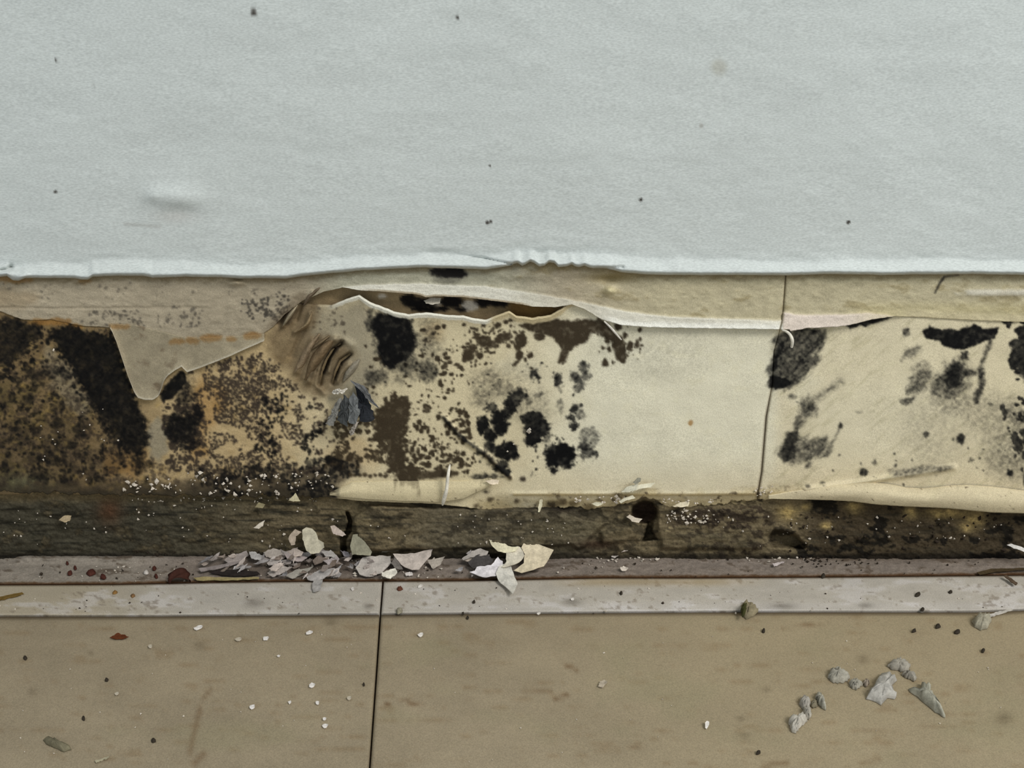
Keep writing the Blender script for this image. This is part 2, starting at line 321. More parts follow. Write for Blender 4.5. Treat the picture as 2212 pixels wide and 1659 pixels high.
spot(K, 2062, 812, 26, 40, .92, 14, 14, 91, rs=13, rot=.4); spot(K, 2050, 835, 42, 26, .6, 16, 16, 92, rs=13); spot(K, 2082, 768, 10, 11, .8, 5, 6, 93)
stroke(K, [(2118,800),(2120,830),(2108,868)], 14, .8, 6, 4, 94); spot(K, 2095, 805, 18, 8, .7, 6, 7, 95); stroke(K, [(2140,738),(2128,765),(2118,795)], 8, .6, 5, 4, 96)
spot(K, 1992, 815, 22, 26, .6, 12, 14, 97, rs=12, rot=.5); spot(K, 1980, 838, 24, 12, .5, 8, 10, 98, rot=-.5); spot(K, 1968, 762, 24, 10, .4, 8, 10, 99, rot=-.5)
spot(K, 1958, 720, 8, 10, .7, 4, 5, 100); spot(K, 1960, 866, 16, 8, .65, 5, 8, 101, rot=-.4); spot(K, 2060, 870, 50, 26, .25, 18, 16, 102)
for a in [(2002,938,7,6,.85),(2076,948,9,12,.85),(2060,950,4,4,.6),(1865,1020,9,9,.8),(1890,998,5,7,.55),(1934,1006,4,4,.6),(2098,994,6,4,.6),(1745,1050,5,4,.5),(1776,1043,5,3,.6),(2140,875,5,4,.7),(1855,890,8,3,.35)]:
    spot(K, *a, 3, 4, int(a[0]), rs=6)
paint(K, [(1920,1018),(1960,1008),(2060,1005),(2050,1014),(1990,1024),(1930,1032)], .5, 6, 8, 10, 103, ani=(-.25, 4))
spot(K, 2150, 905, 70, 46, .2, 34, 22, 183, rs=20); spot(K, 2190, 975, 60, 60, .3, 30, 26, 184, rs=20); spot(K, 2190, 900, 26, 24, .45, 14, 16, 185); spot(K, 2010, 930, 60, 80, .1, 40, 20, 186)
spot(K, 1420, 750, 120, 50, .06, 50, 40, 188, rs=40)
dots(K, [(2175,690),(2230,670),(2230,830),(2190,820)], 160, 4, 12, .9, -.05, 26, 104)
paint(K, [(2185,740),(2230,720),(2230,830),(2200,810),(2186,780)], .9, 7, 10, 12, 105)
dots(K, [(2165,880),(2240,850),(2240,1040),(2180,1020)], 260, 2.5, 10, .85, .0, 26, 106)
dots(K, [(2212,680),(2860,680),(2860,1040),(2212,1040)], 420, 4, 24, .85, .04, 60, 107, 4)
paint(K, [(1826,702),(1850,696),(1870,690),(1900,682),(1932,684),(1905,694),(1870,706),(1856,704),(1836,712)], .93, 2.5, 3, 8, 108)
dots(K, [(1700,990),(2200,960),(2212,1060),(1750,1060)], 90, 1.2, 3.2, .6, .0, 30, 109)
# pale smears and washes
paint(G, [(640,650),(720,655),(790,650),(812,760),(800,850),(720,870),(650,800)], .8, 25, 20, 30, 120)
paint(G, [(100,740),(150,790),(200,870),(180,900),(130,860),(90,790)], .5, 14, 18, 24, 121)
paint(G, [(320,930),(340,900),(362,930),(362,975),(345,1000),(322,985)], .85, 7, 8, 18, 122)
spot(Wt, 1400, 930, 190, 130, .22, 90, 40, 3, rs=60); spot(Wt, 1900, 900, 120, 70, .2, 60, 40, 4, rs=60); spot(Wt, 1740, 840, 40, 20, .3, 14, 12, 5, rot=-.8)
spot(Wt, 1120, 790, 50, 24, .25, 18, 14, 6)

n_lo = fbm(GX / 90, GY / 60, 50); n_md = fbm(GX / 26, GY / 18, 51); n_st = fbm((GX * .8 - GY * .6) / 40, (GX * .6 + GY * .8) / 7, 52)
# ---- cream panel colour
pan = np.tile(lin((226, 220, 196)), GX.shape + (1,))
leftw = 1 - sstep(560, 900, GX + 60 * n_lo)
pan = mix(pan, (188, 164, 122), leftw * .95)
pan = mix(pan, (122, 102, 72), (1 - sstep(180, 420, GX + 120 * n_md + 60 * n_lo)) * .95)
pan = mix(pan, (78, 68, 42), (1 - sstep(60, 300, GX + 200 * n_md)) * sstep(780, 860, GY) * .6 * sstep(-.12, .12, n_md + .5 * fbm(GX / 10, GY / 10, 54)))
pan = mix(pan, (168, 140, 74), (1 - sstep(260, 460, GX)) * sstep(.1, .28, fbm(GX / 18, GY / 14, 55)) * .45)
pan = mix(pan, (60, 48, 36), (1 - sstep(200, 520, GX + 100 * n_lo)) * sstep(.1, .3, fbm(GX / 13, GY / 11, 56)) * .6)
pan = mix(pan, (112, 122, 92), np.exp(-((GX - 45) / 60) ** 2 - ((GY - 1050) / 26) ** 2) * .7)
pan = mix(pan, (150, 125, 82), sstep(.1, .3, fbm(GX / 30, GY / 22, 53)) * leftw * .6)
pan = mix(pan, (210, 194, 156), sstep(520, 860, GX + 60 * n_lo) * (1 - sstep(1050, 1330, GX + 80 * n_lo)) * .75 + sstep(1660, 1700, GX) * .35 + sstep(1900, 2200, GX) * .2)
pan = mix(pan, (212, 198, 166), sstep(1000, 1300, GX) * sstep(960, 1060, GY) * .6 + sstep(1650, 1700, GX) * .25)
pan = mix(pan, (160, 152, 118), sstep(.05, .35, n_st) * sstep(1640, 1700, GX) * .35)
pan = mix(pan, (222, 214, 178), sstep(.08, .3, n_md) * sstep(900, 1100, GX) * .18)
pan = mix(pan, (224, 219, 196), np.clip(Wt, 0, 1))
pan = mix(pan, (150, 141, 120), G)
pan = mix(pan, (154, 108, 52), O * .75)
pan = mix(pan, (66, 57, 46), Dk * (0.85 + .5 * n_md))
pan = mix(pan, (58, 52, 42), (1 - sstep(690, 740, GX)) * sstep(1034, 1070, GY + 40 * n_md) * .9)
pan = mix(pan, (54, 46, 40), S)
pan = mix(pan, (57, 48, 36), B * (1 - .18 * sstep(.05, .3, fbm(GX / 9, GY / 9, 60))))
hair = fbm(GX / 5, GY / 5, 57) + .6 * fbm((GX * .75 - GY * .66) / 16, (GX * .66 + GY * .75) / 4, 58)
Kf = np.clip(K + 3.2 * K * (1 - K) * hair, 0, 1)
pan = mix(pan, (17, 17, 18), Kf * (1 - .14 * sstep(.05, .25, fbm(GX / 12, GY / 12, 59))))

# ================================================================== BASEBOARD STRIP
A_LOW = curve([(-700,664),(-300,668),(0,672),(30,684),(50,690),(70,692),(110,690),(170,703),(240,708),(290,709),(330,722),(370,738),(400,744),(430,742),(480,739),(520,732),(560,727),(590,706),(615,680),(650,652),(700,630),(740,621),(780,627),(850,632),(900,636),(920,642),(940,640),(1000,642),(1050,648),(1100,654),(1150,662),(1200,664),(1235,658),(1262,668),(1300,690),(1340,702),(1400,707),(1500,709),(1690,712),(1693,716),(1730,709),(1800,706),(1830,702),(1880,690),(1932,683),(2000,686),(2100,692),(2212,696),(2900,705)])
P_TOP = curve([(-700,640),(-300,645),(560,660),(600,662),(640,656),(680,660),(715,662),(745,650),(775,640),(786,648),(800,656),(830,668),(850,676),(880,682),(920,678),(960,683),(1000,685),(1030,692),(1050,694),(1075,684),(1100,674),(1115,685),(1150,690),(1190,683),(1215,668),(1235,652),(1260,648),(1350,680),(1500,690),(1690,695),(1932,668),(2900,680)])
P_LOW = curve([(-700,1058),(-300,1060),(0,1062),(200,1066),(500,1072),(700,1074),(760,1080),(800,1083),(870,1086),(940,1088),(990,1094),(1040,1101),(1080,1106),(1110,1112),(1150,1110),(1180,1100),(1230,1096),(1280,1100),(1330,1092),(1360,1082),(1390,1076),(1420,1082),(1450,1092),(1500,1096),(1560,1090),(1640,1084),(1700,1078),(1800,1080),(1850,1083),(1900,1090),(1960,1094),(2050,1098),(2100,1103),(2140,1106),(2212,1108),(2900,1112)])
JX = curve([(560,1700),(600,1697),(690,1690),(716,1684),(760,1672),(830,1668),(900,1655),(960,1650),(1020,1645),(1065,1637),(1110,1632)])
YJ = curve([(1632,1110)])
def shear(x, y):                              # bend the columns so that one of them follows the joint
    wgt = np.clip(1 - np.abs(x - 1668) / 260.0, 0, 1); return x + (JX(y) - 1668) * wgt
base = obj('baseboard_back', raw_mesh('baseboard_back', [(0, 0, 0)] * 3, [[0, 1, 2]]), None)   # mesh set below
tag(base, 'mould-eaten skirting strip between grey wall and floor with peeling cream paint', 'baseboard', kind='structure')

def ruled(x0, x1, top, bot, step=2.4, rows=None, wob=(2.0, 9)):
    n = int(round((x1 - x0) / step)) + 1; x = np.linspace(x0, x1, n)
    t = top(x) + wob[0] * fbm(x / wob[1], 0 * x, 61) ; b = bot(x) + wob[0] * fbm(x / wob[1], 0 * x + 9, 62)
    r = rows or int((b - t).max() / step) + 1
    v = np.linspace(0, 1, r)[:, None]; X = np.tile(x, (r, 1)); Y = t + (b - t) * v
    return shear(X, Y), Y, Y - t, b - Y

# ---- substrate: bare damp plaster behind the paint
xs = np.arange(-640, 2860, 5.0); ys = np.arange(548, 1072, 4.0); X, Y = np.meshgrid(xs, ys)
c = np.tile(lin((150, 130, 98)), X.shape + (1,))
KS = layer()
for a in [(885,645,22,9),(905,655,34,11),(975,652,26,14),(1050,652,26,12),(1080,655,20,8),(930,668,40,8),(995,668,14,6)]: spot(KS, *a, .97, 4, 6, int(a[0]), rs=9)
c = mix(c, (205,195,180), look((lambda L: (spot(L, 940, 652, 18, 8, 1, 3, 3, 2), spot(L, 1015, 660, 18, 12, 1, 3, 3, 3), spot(L, 825, 640, 9, 5, 1, 3, 3, 4), L)[-1])(layer()), X, Y))
c = mix(c, (112, 84, 44), (sstep(1085, 1110, X) * sstep(1230, 1190, X)) * .8)
c = c * (1 + .4 * fbm(X / 14, Y / 9, 77)[..., None]); c = mix(c, (24, 22, 22), look(KS, X, Y))
sub = sheet_mesh('substrate', on_wall(X, Y, -0.0015 + .0012 * fbm(X / 22, Y / 14, 5)), c, 0.008)
base.data = sub; base.data.materials.append(M_strip)

# ---- two cream panels
RIDGES = [([(675,737),(655,770),(642,803)],.0022,7),([(723,732),(700,757),(677,788),(667,823)],.0030,7),([(728,752),(715,778),(710,803)],.0026,4),([(753,788),(738,803),(728,823)],.0026,6),([(637,666),(624,684),(611,704)],.0028,4),([(670,679),(662,702),(637,717)],.0024,5),([(675,631),(664,648)],.0024,4),([(742,735),(760,745)],.0012,8),([(700,735),(672,765),(655,815)],.0014,5),([(690,800),(684,830),(700,850)],.0018,6)]
GROOVES = [([(738,740),(718,757),(705,778),(695,803),(690,830)],.0048,5),([(756,765),(735,780),(725,803),(719,826)],.0050,4.5),([(720,740),(695,765),(682,800)],.0018,5),([(604,694),(612,676)],.003,7),([(655,715),(640,745),(630,770)],.0016,6),([(665,640),(650,660),(640,690)],.0024,5)]
def panel_depth(X, Y, dt, db):
    d = 0.0022 + .0010 * fbm(X / 120, Y / 90, 3) + .0008 * fbm(X / 18, Y / 14, 6) * (1 - sstep(500, 950, X))
    d += .0026 * np.exp(-dt / 16.0) * sstep(700, 760, X) * sstep(1260, 1210, X)      # torn top edge peels outward
    d -= .0030 * sstep(1062, 1100, Y) * sstep(1000, 1100, X) * (1 - sstep(1640, 1700, X))
    d += .0050 * np.exp(-((X - 860) / 70) ** 2 - ((Y - 730) / 80) ** 2) * .3
    for pts, a, wd in RIDGES:
        q, t = ldist(pts, X, Y); d += a * np.exp(-(q / wd) ** 2)
    for pts, a, wd in GROOVES:
        q, t = ldist(pts, X, Y); d -= a * np.exp(-(q / wd) ** 2)
    q, t = ldist([(960,902),(1000,950),(1045,980),(1075,1008),(1102,1032)], X, Y); d += .0016 * np.exp(-(q / 5) ** 2)
    q, t = ldist([(1640,1066),(1500,1068),(1300,1068),(1110,1068)], X, Y); d += .0007 * np.exp(-(q / 5) ** 2)
    q, t = ldist([(1740,1058),(1800,1050),(1870,1040),(1920,1032),(2000,1020),(2060,1010)], X, Y); d += .0018 * np.exp(-(q / 6) ** 2)
    d -= 0.001 * np.exp(-np.abs(X - JX(Y)) / 2.5)
    return d
wr = layer(); paint(wr, [(575,720),(610,670),(650,640),(690,650),(680,720),(740,735),(765,765),(750,810),(720,850),(690,860),(650,840),(620,800),(585,770)], .85, 16, 10, 20, 130)
pan2 = mix(pan, (112, 95, 71), wr * .85 * (1 + .5 * fbm((GX * .8 + GY * .5) / 7, (GX * .5 - GY * .8) / 30, 64)))
L = layer(); paint(L, [(596,690),(620,660),(640,668),(625,700),(604,712)], .6, 7, 8, 10, 131); pan2 = mix(pan2, (50, 42, 34), L)
L = layer()
paint(L, [(742,736),(724,747),(707,765),(698,785),(692,808),(702,808),(710,789),(719,771),(732,755)], .9, 3, 3, 8, 132)
paint(L, [(760,763),(742,773),(732,785),(738,790),(750,778)], .9, 3, 3, 8, 133); paint(L, [(729,788),(722,804),(719,818),(726,822),(732,806),(737,791)], .85, 3, 3, 8, 134)
paint(L, [(690,760),(676,790),(668,815),(674,818),(684,792),(696,768)], .35, 5, 4, 8, 135)
pan2 = mix(pan2, (34, 29, 24), L)
def panel(name, x0, x1, label):
    X, Y, dt, db = ruled(x0, x1, P_TOP, lambda x: P_LOW(x) + fbm(x / 16, 0 * x, 63) * (18 * sstep(1000, 1060, x) * (1 - sstep(1660, 1700, x)) + 24 * (1 - sstep(660, 720, x))), 2.3)
    c = look(pan2, X, Y)
    m = sstep(700, 740, X) * (1 - sstep(1050, 1075, X))
    c = mix(c, (232, 228, 212), m * (1 - sstep(5, 9, dt + 4 * fbm(X / 8, Y / 8, 3))))
    m = sstep(1050, 1075, X) * (1 - sstep(1240, 1270, X))
    c = mix(c, (206, 190, 152), m * (1 - sstep(7, 13, dt + 5 * fbm(X / 9, Y / 9, 3))))
    c = mix(c, (78, 66, 52), .55 * (1 - sstep(0, 6, np.abs(X - JX(Y)))) * sstep(800, 900, Y) )
    q, t = ldist([(1640,1068),(1500,1069),(1300,1069),(1110,1069)], X, Y); c = mix(c, (150, 130, 88), .6 * (1 - sstep(1, 4, q)))
    low = sstep(40, 6, db + 26 * fbm(X / 24, Y / 10, 8)) * sstep(1000, 1060, X) * (1 - sstep(1690, 1760, X))
    c = mix(c, (168, 148, 104), low * .55); c = mix(c, (66, 56, 44), low * sstep(.08, .22, fbm(X / 12, Y / 8, 66)) * .8)
    o = obj(name, sheet_mesh(name, on_wall(X, Y, panel_depth(X, Y, dt, db)), c, 0.0022), M_strip, base)
    return tag(o, label)
# extra low spots on the panels' lower margin
for a in [(1060,1078,7,6),(1115,1082,5,4),(1030,1092,6,5),(1195,1092,16,10),(1215,1085,10,8),(1240,1088,10,7),(1272,1098,14,9),(1010,1100,5,4),(850,1070,6,5),(1130,1035,7,4),(1050,1062,6,3)]: 
    L = layer(); spot(L, *a, .85, 4, 5, int(a[0]), rs=7); pan2 = mix(pan2, (40, 33, 28), L)
panel('skirting_panel', -640, 1667.2, 'long cream painted panel speckled with brown and black mould')
panel('skirting_panel', 1668.8, 2860, 'shorter cream painted panel right of the joint with smeared black mould')

# ---- older paint layer above the panels, lower edge torn
BAND_TOP = curve([(-700,900),(715,640),(720,630),(740,619),(800,614),(900,612),(1050,618),(1150,632),(1250,650),(1350,672),(1450,684),(1690,692),(1692,674),(1720,680),(1800,680),(1880,675),(1932,683),(1960,720),(2900,900)])
UK = layer(); paint(UK, [(926,582),(940,577),(1000,578),(1014,590),(1008,599),(975,602),(945,598),(930,592)], .97, 5, 6, 9, 140); spot(UK, 965, 605, 30, 8, .35, 8, 6, 141)
dots(UK, [(515,630),(640,640),(610,700),(505,690)], 330, 1.5, 4, .65, -.05, 22, 142); dots(UK, [(150,672),(430,660),(440,708),(180,702)], 260, 1.5, 4, .45, 0, 25, 143)
dots(UK, [(0,610),(620,610),(620,640),(0,650)], 120, 1.5, 4, .3, .0, 25, 144)
stroke(UK, [(2040,598),(2030,612),(2020,632)], 5, .75, 2, 2, 145); stroke(UK, [(2040,598),(2070,594)], 4, .5, 2, 2, 146)
def layerA(name, x0, x1, label):
    X, Y, dt, db = ruled(x0, x1, lambda x: EDGE(x) - 14, A_LOW, 2.4)
    n1 = fbm(X / 48, Y / 20, 31); n2 = fbm(X / 14, Y / 8, 33)
    c = np.tile(lin((170, 158, 136)), X.shape + (1,))
    c = mix(c, (190, 180, 150), sstep(1150, 1450, X)); c = mix(c, (172, 168, 148), sstep(640, 760, X) * (1 - sstep(1050, 1250, X)))
    c = c * (1 + .25 * n1 + .25 * n2)[..., None]
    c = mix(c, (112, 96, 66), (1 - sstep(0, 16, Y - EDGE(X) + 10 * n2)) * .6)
    c = mix(c, (122, 106, 68), np.exp(-((X - 1320) / 50) ** 2 - ((Y - 600) / 10) ** 2) * .75)
    c = mix(c, (132, 118, 84), sstep(.05, .25, n1) * sstep(1000, 1100, X) * .5)
    c = mix(c, (188, 176, 134), sstep(640, 672, Y) * sstep(1800, 1900, X) * .6)
    c = mix(c, (218, 214, 204), np.exp(-((Y - 632 - 2 * n2) / 7) ** 4) * sstep(2050, 2110, X + 90 * n2) * .6)
    c = mix(c, (226, 214, 172), np.exp(-((X - 1318) / 14) ** 2 - ((Y - 628) / 10) ** 2) * .8)
    c = mix(c, (150, 138, 118), np.exp(-((Y - 666 - 4 * n1) / 2.5) ** 2) * (1 - sstep(430, 480, X)) * .3)
    band = sstep(-3, 3, Y - BAND_TOP(X) + 3 * n2) * sstep(700, 730, X) * (1 - sstep(1925, 1940, X))
    c = mix(c, (218, 214, 200), band * .92 * (1 - sstep(1690, 1692, X)) * (1 - .35 * sstep(1080, 1180, X) * (1 - sstep(1240, 1330, X))))
    c = mix(c, (222, 208, 196), band * .95 * sstep(1690, 1692, X) * (1 - .5 * sstep(1800, 1920, X)))
    c = mix(c, (238, 236, 226), band * .8 * (1 - sstep(6, 16, db + 5 * n2)) * sstep(1280, 1340, X) * (1 - sstep(1690, 1692, X)))
    c = mix(c, (96, 74, 44), (1 - sstep(2, 6, db)) * sstep(760, 840, X) * (1 - sstep(1120, 1160, X)) * .5)
    c = mix(c, (138, 98, 50), look(O, X, Y) * .85)
    c = mix(c, (206, 194, 160), sstep(24, 8, db) * sstep(1925, 1980, X) * .8)
    c = mix(c, (30, 28, 28), look(UK, X, Y))
    c = mix(c, (88, 74, 56), .7 * look(wr, X, Y))
    c = mix(c, (110, 98, 76), .4 * (1 - sstep(0, 4, np.abs(X - JX(Y)))))
    d = 0.0030 + .0008 * n1 + .0005 * n2 + 0.0012 * np.exp(-db / 10) * sstep(720, 780, X) * (1 - sstep(1230, 1300, X))
    d += .0012 * np.exp(-db / 14) * sstep(1280, 1340, X) * (1 - sstep(1930, 1960, X)) + .0012 * band
    d += .0030 * np.exp(-((X - 1318) / 12) ** 2 - ((Y - 628) / 9) ** 2) - .0016 * np.exp(-((X - 1320) / 45) ** 2 - ((Y - 603) / 9) ** 2)
    d += .0025 * np.exp(-((X - 512) / 16) ** 2 - ((Y - 611) / 6) ** 2) + .0008 * np.exp(-((Y - 632 - 3 * n2) / 9) ** 2) * sstep(2050, 2120, X)
    d -= .0004 * np.exp(-((Y - 665 - 4 * n1) / 3) ** 2) * (1 - sstep(430, 480, X))
    d -= .0012 * np.exp(-((X - 1130) / 60) ** 2 - ((Y - 612) / 12) ** 2)
    for pts, a, wd in RIDGES[4:7]:
        q, t = ldist(pts, X, Y); d += a * np.exp(-(q / wd) ** 2)
    d -= .001 * np.exp(-np.abs(X - JX(Y)) / 2.5)
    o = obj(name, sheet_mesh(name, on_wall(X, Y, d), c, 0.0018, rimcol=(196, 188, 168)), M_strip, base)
    return tag(o, label)
layerA('paint_layer', -640, 1667.2, 'older grey-beige paint band with torn whitish lower edge')
layerA('paint_layer', 1668.8, 2860, 'older beige paint band right of the joint with pinkish torn edge')

# ---- grey paint tongue hanging on the left
def ruled_patch(name, x0, x1, top, bot, dep, colf, thick, label, step=2.4, m=None, wob=(2.0, 9)):
    X, Y, dt, db = ruled(x0, x1, top, bot, step, wob=wob)
    o = obj(name, sheet_mesh(name, on_wall(X, Y, dep(X, Y, dt, db)), colf(X, Y, dt, db), thick), m or M_strip, base); return tag(o, label)
T_TOP = curve([(236,700),(290,702),(330,712),(400,730),(480,730),(572,722)])
T_LOW = curve([(236,706),(242,716),(252,740),(262,770),(276,812),(290,848),(298,860),(312,864),(330,864),(342,856),(349,838),(352,826),(362,812),(378,800),(392,792),(398,798),(404,804),(418,800),(450,788),(500,768),(540,750),(572,736)])
def tcol(X, Y, dt, db):
    c = np.tile(lin((156, 145, 122)), X.shape + (1,)) * (1 + .45 * fbm(X / 22, Y / 18, 41) + .2 * fbm(X / 7, Y / 7, 42))[..., None]
    c = mix(c, (100, 84, 66), .6 * sstep(.08, .25, fbm(X / 30, Y / 26, 44)) * (1 - sstep(330, 420, X)))
    c = mix(c, (138, 98, 50), look(O, X, Y) * .7)
    return mix(c, (186, 178, 160), (1 - sstep(2, 6, db)) * .7)
ruled_patch('paint_tongue', 238, 570, T_TOP, T_LOW, lambda X, Y, dt, db: .0034 + .0016 * np.exp(-db / 12) + .0006 * fbm(X / 40, Y / 30, 4), tcol, .0012, 'grey paint skin hanging down in a V shape on the left', wob=(1.2, 12))
# ---- peeled flaps along the lower margin
def fcol(base_c, seed):
    def f(X, Y, dt, db):
        c = mix(look(pan, X, Y - .7 * dt), base_c, .62 + 0 * X) * (1 + .22 * fbm(X / 50, Y / 8, seed) + .15 * fbm(X / 8, Y / 6, seed + 1))[..., None]
        c = mix(c, (70, 58, 46), .8 * sstep(.26, .36, fbm(X / 9, Y / 7, seed + 2)))
        return mix(c, (216, 206, 172), (1 - sstep(0, 5, db)) * .4)
    return f
FL_T = curve([(712,1066),(760,1042),(830,1040),(900,1040),(1000,1040),(1062,1034)]); FL_B = curve([(712,1070),(740,1074),(800,1080),(870,1083),(950,1086),(1000,1078),(1062,1048)])
ruled_patch('peeled_flap', 712, 1062, FL_T, FL_B, lambda X, Y, dt, db: .0029 + .0026 * np.sin(np.clip(dt / (dt + db + 1e-6), 0, 1) * 2.2), fcol((200, 187, 152), 71), .0012, 'pale cream paint strip curling off above the dark ledge', wob=(1.5, 14))
FR_T = curve([(1690,1072),(1730,1064),(1760,1058),(1820,1048),(1880,1044),(1920,1048),(1960,1056),(2000,1058),(2050,1052),(2090,1050),(2150,1054),(2212,1062),(2860,1072)])
FR_B = curve([(1690,1077),(1760,1079),(1820,1081),(1850,1083),(1900,1090),(1960,1094),(2050,1098),(2100,1103),(2140,1107),(2212,1109),(2860,1118)])
ruled_patch('peeled_flap', 1690, 2860, FR_T, FR_B, lambda X, Y, dt, db: .0030 + .0012 * sstep(1690, 1800, X) + .0038 * sstep(1690, 1850, X) * np.sin(np.clip(dt / (dt + db + 1e-6), 0, 1) * 2.6), fcol((198, 185, 154), 81), .0014, 'long cream paint flap rolled outward along the lower edge', wob=(1.0, 20))

# ---- concrete ledge under the paint
def seg_depth(X, Y):
    n1 = fbm(X / 50, Y / 14, 91); n2 = fbm(X / 9, Y / 6, 92)
    d = -.0016 + .0022 * n1 + .0016 * n2 + .0006 * sstep(1120, 1190, Y)
    q = np.hypot((X - 1392) / 29, (Y - 1106) / 25) + .18 * n2; hole = 1 - sstep(.86, 1.06, q)
    d -= .015 * hole * (1 - .5 * sstep(1095, 1132, Y))
    q = sdist([(1399,1128),(1413,1126),(1407,1146),(1420,1164),(1384,1170),(1393,1150)], X, Y) + 6 * n2; d -= .009 * (1 - sstep(-4, 3, q))
    q, t = ldist([(750,1108),(757,1126),(753,1146),(741,1164),(742,1192)], X, Y); d -= .010 * (1 - sstep(2 + 3 * t, 5 + 4 * t, q + 3 * n2))
    q = sdist([(1660,1160),(1672,1146),(1690,1147),(1712,1152),(1740,1176),(1735,1185),(1665,1180)], X, Y) + 5 * n2; d -= .009 * (1 - sstep(-5, 4, q))
    # slab of render with a broken outline, proud of the rest
    q = sdist([(1060,1100),(1200,1096),(1262,1120),(1310,1128),(1300,1138),(1288,1150),(1272,1166),(1262,1182),(1246,1186),(1232,1176),(1190,1180),(1060,1184),(780,1190),(760,1120),(800,1092)], X, Y) + 5 * fbm(X / 16, Y / 12, 95)
    d += .0052 * (1 - sstep(-4, 3, q))
    q = sdist([(1296,1150),(1320,1138),(1356,1134),(1384,1142),(1374,1160),(1350,1172),(1300,1176)], X, Y) + 4 * n2; d += .0028 * (1 - sstep(-7, 3, q))
    q = sdist([(1420,1090),(1450,1096),(1640,1096),(1650,1140),(1640,1186),(1430,1186),(1420,1150)], X, Y) + 6 * fbm(X / 16, Y / 12, 96); d += .003 * (1 - sstep(-5, 4, q))
    return d
def ccol(X, Y):
    st1 = fbm(X / 70, Y / 6, 93); n2 = fbm(X / 12, Y / 9, 94); n3 = fbm(X / 34, Y / 20, 97)
    c = np.tile(lin((112, 100, 77)), X.shape + (1,))
    c = mix(c, (60, 58, 49), (1 - sstep(260, 700, X + 200 * n3)) * .8)
    c = mix(c, (112, 102, 78), np.exp(-((X - 760) / 40) ** 2 - ((Y - 1112) / 30) ** 2) * .8 + np.exp(-((X - 1330) / 60) ** 2 - ((Y - 1130) / 20) ** 2) * .6)
    c = mix(c, (92, 87, 74), sstep(850, 950, X) * (1 - sstep(1250, 1340, X)) * .5)
    c = mix(c, (64, 55, 42), sstep(1700, 1780, X + 60 * n3) * .85)
    c = mix(c, (34, 33, 28), sstep(.02, .28, st1) * .75 * (1 - .4 * sstep(760, 900, X)))
    c = mix(c, (140, 126, 94), sstep(.1, .34, n2) * sstep(-.1, .2, n3) * .6)
    c = mix(c, (24, 22, 19), sstep(.04, .16, n3 + .5 * n2) * (.45 + .4 * sstep(1650, 1750, X)))
    c = mix(c, (120, 104, 74), (1 - sstep(690, 760, X)) * sstep(1090, 1070, Y + 18 * n3) * .45)
    c = mix(c, (108, 96, 72), (1 - sstep(640, 720, X)) * sstep(.08, .3, n3 + .4 * n2) * .5)
    c = mix(c, (80, 56, 40), np.exp(-((X - 236) / 26) ** 2 - ((Y - 1102) / 30) ** 2) * .85)
    for x, y, a, b in [(1846,1096,17,13),(1966,1106,14,14),(1740,1096,10,8),(2040,1108,40,12),(2104,1120,22,18),(1785,1135,12,8),(2090,1138,18,10),(1700,1108,24,16)]:
        c = mix(c, (170, 148, 98), np.exp(-((X - x) / a) ** 2 - ((Y - y) / b) ** 2 + 1.6 * n2) * .95)
    c = mix(c, (206, 188, 142), sstep(.0, .14, n2 + .25 * np.exp(-((Y - 1084) / 10) ** 2) - .12) * sstep(1420, 1450, X) * (1 - sstep(1600, 1680, X)) * .8)
    c = mix(c, (140, 122, 90), .45 * np.exp(-((Y - 1066) / 14) ** 2) * (1 - sstep(380, 500, X)))
    c = mix(c, (30, 25, 22), .8 * np.exp(-((X - 1215) / 36) ** 2 - ((Y - 1098) / 9) ** 2))
    c = mix(c, (34, 27, 24), sstep(.0, .2, n2 + .2 * np.exp(-((Y - 1118) / 20) ** 2)) * sstep(1420, 1480, X) * (1 - sstep(1640, 1700, X)) * .7)
    c = mix(c, (70, 54, 46), .8 * (1 - sstep(.7, 1.05, np.hypot((X - 1392) / 29, (Y - 1106) / 25))))
    c = mix(c, (116, 104, 80), np.exp(-np.clip((X - 746) / 40, 0, 9) ** 2) * (X > 746) * np.exp(-((Y - 1106) / 24) ** 2) * .7)
    c = mix(c, (106, 98, 76), np.exp(-((X - 1220) / 90) ** 2 - ((Y - 1142) / 18) ** 2) * .55 + np.exp(-((X - 1540) / 90) ** 2 - ((Y - 1160) / 14) ** 2) * .4)
    c = mix(c, (58, 42, 32), np.exp(-((X - 1290) / 40) ** 2 - ((Y - 1176) / 10) ** 2) * .7)
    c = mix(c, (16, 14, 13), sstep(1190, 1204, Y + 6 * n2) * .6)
    return np.clip(c * (1 + .35 * n2)[..., None], 0.003, 1)
X, Y = np.meshgrid(np.arange(-640, 2860, 2.6), np.arange(1040, 1218, 2.4))
led = obj('concrete_ledge', sheet_mesh('concrete_ledge', on_wall(X, Y, seg_depth(X, Y)), ccol(X, Y), 0.006), M_conc, base)
tag(led, 'dark damp concrete base with a round hole and a crack')

M_curl = mat('curled_paint', color='object', rough=0.9, spec=0.05, grain=0.2, gscale=1300, mott=0.4, mscale=260, bump=0.5, bscale=420, bdist=.001)
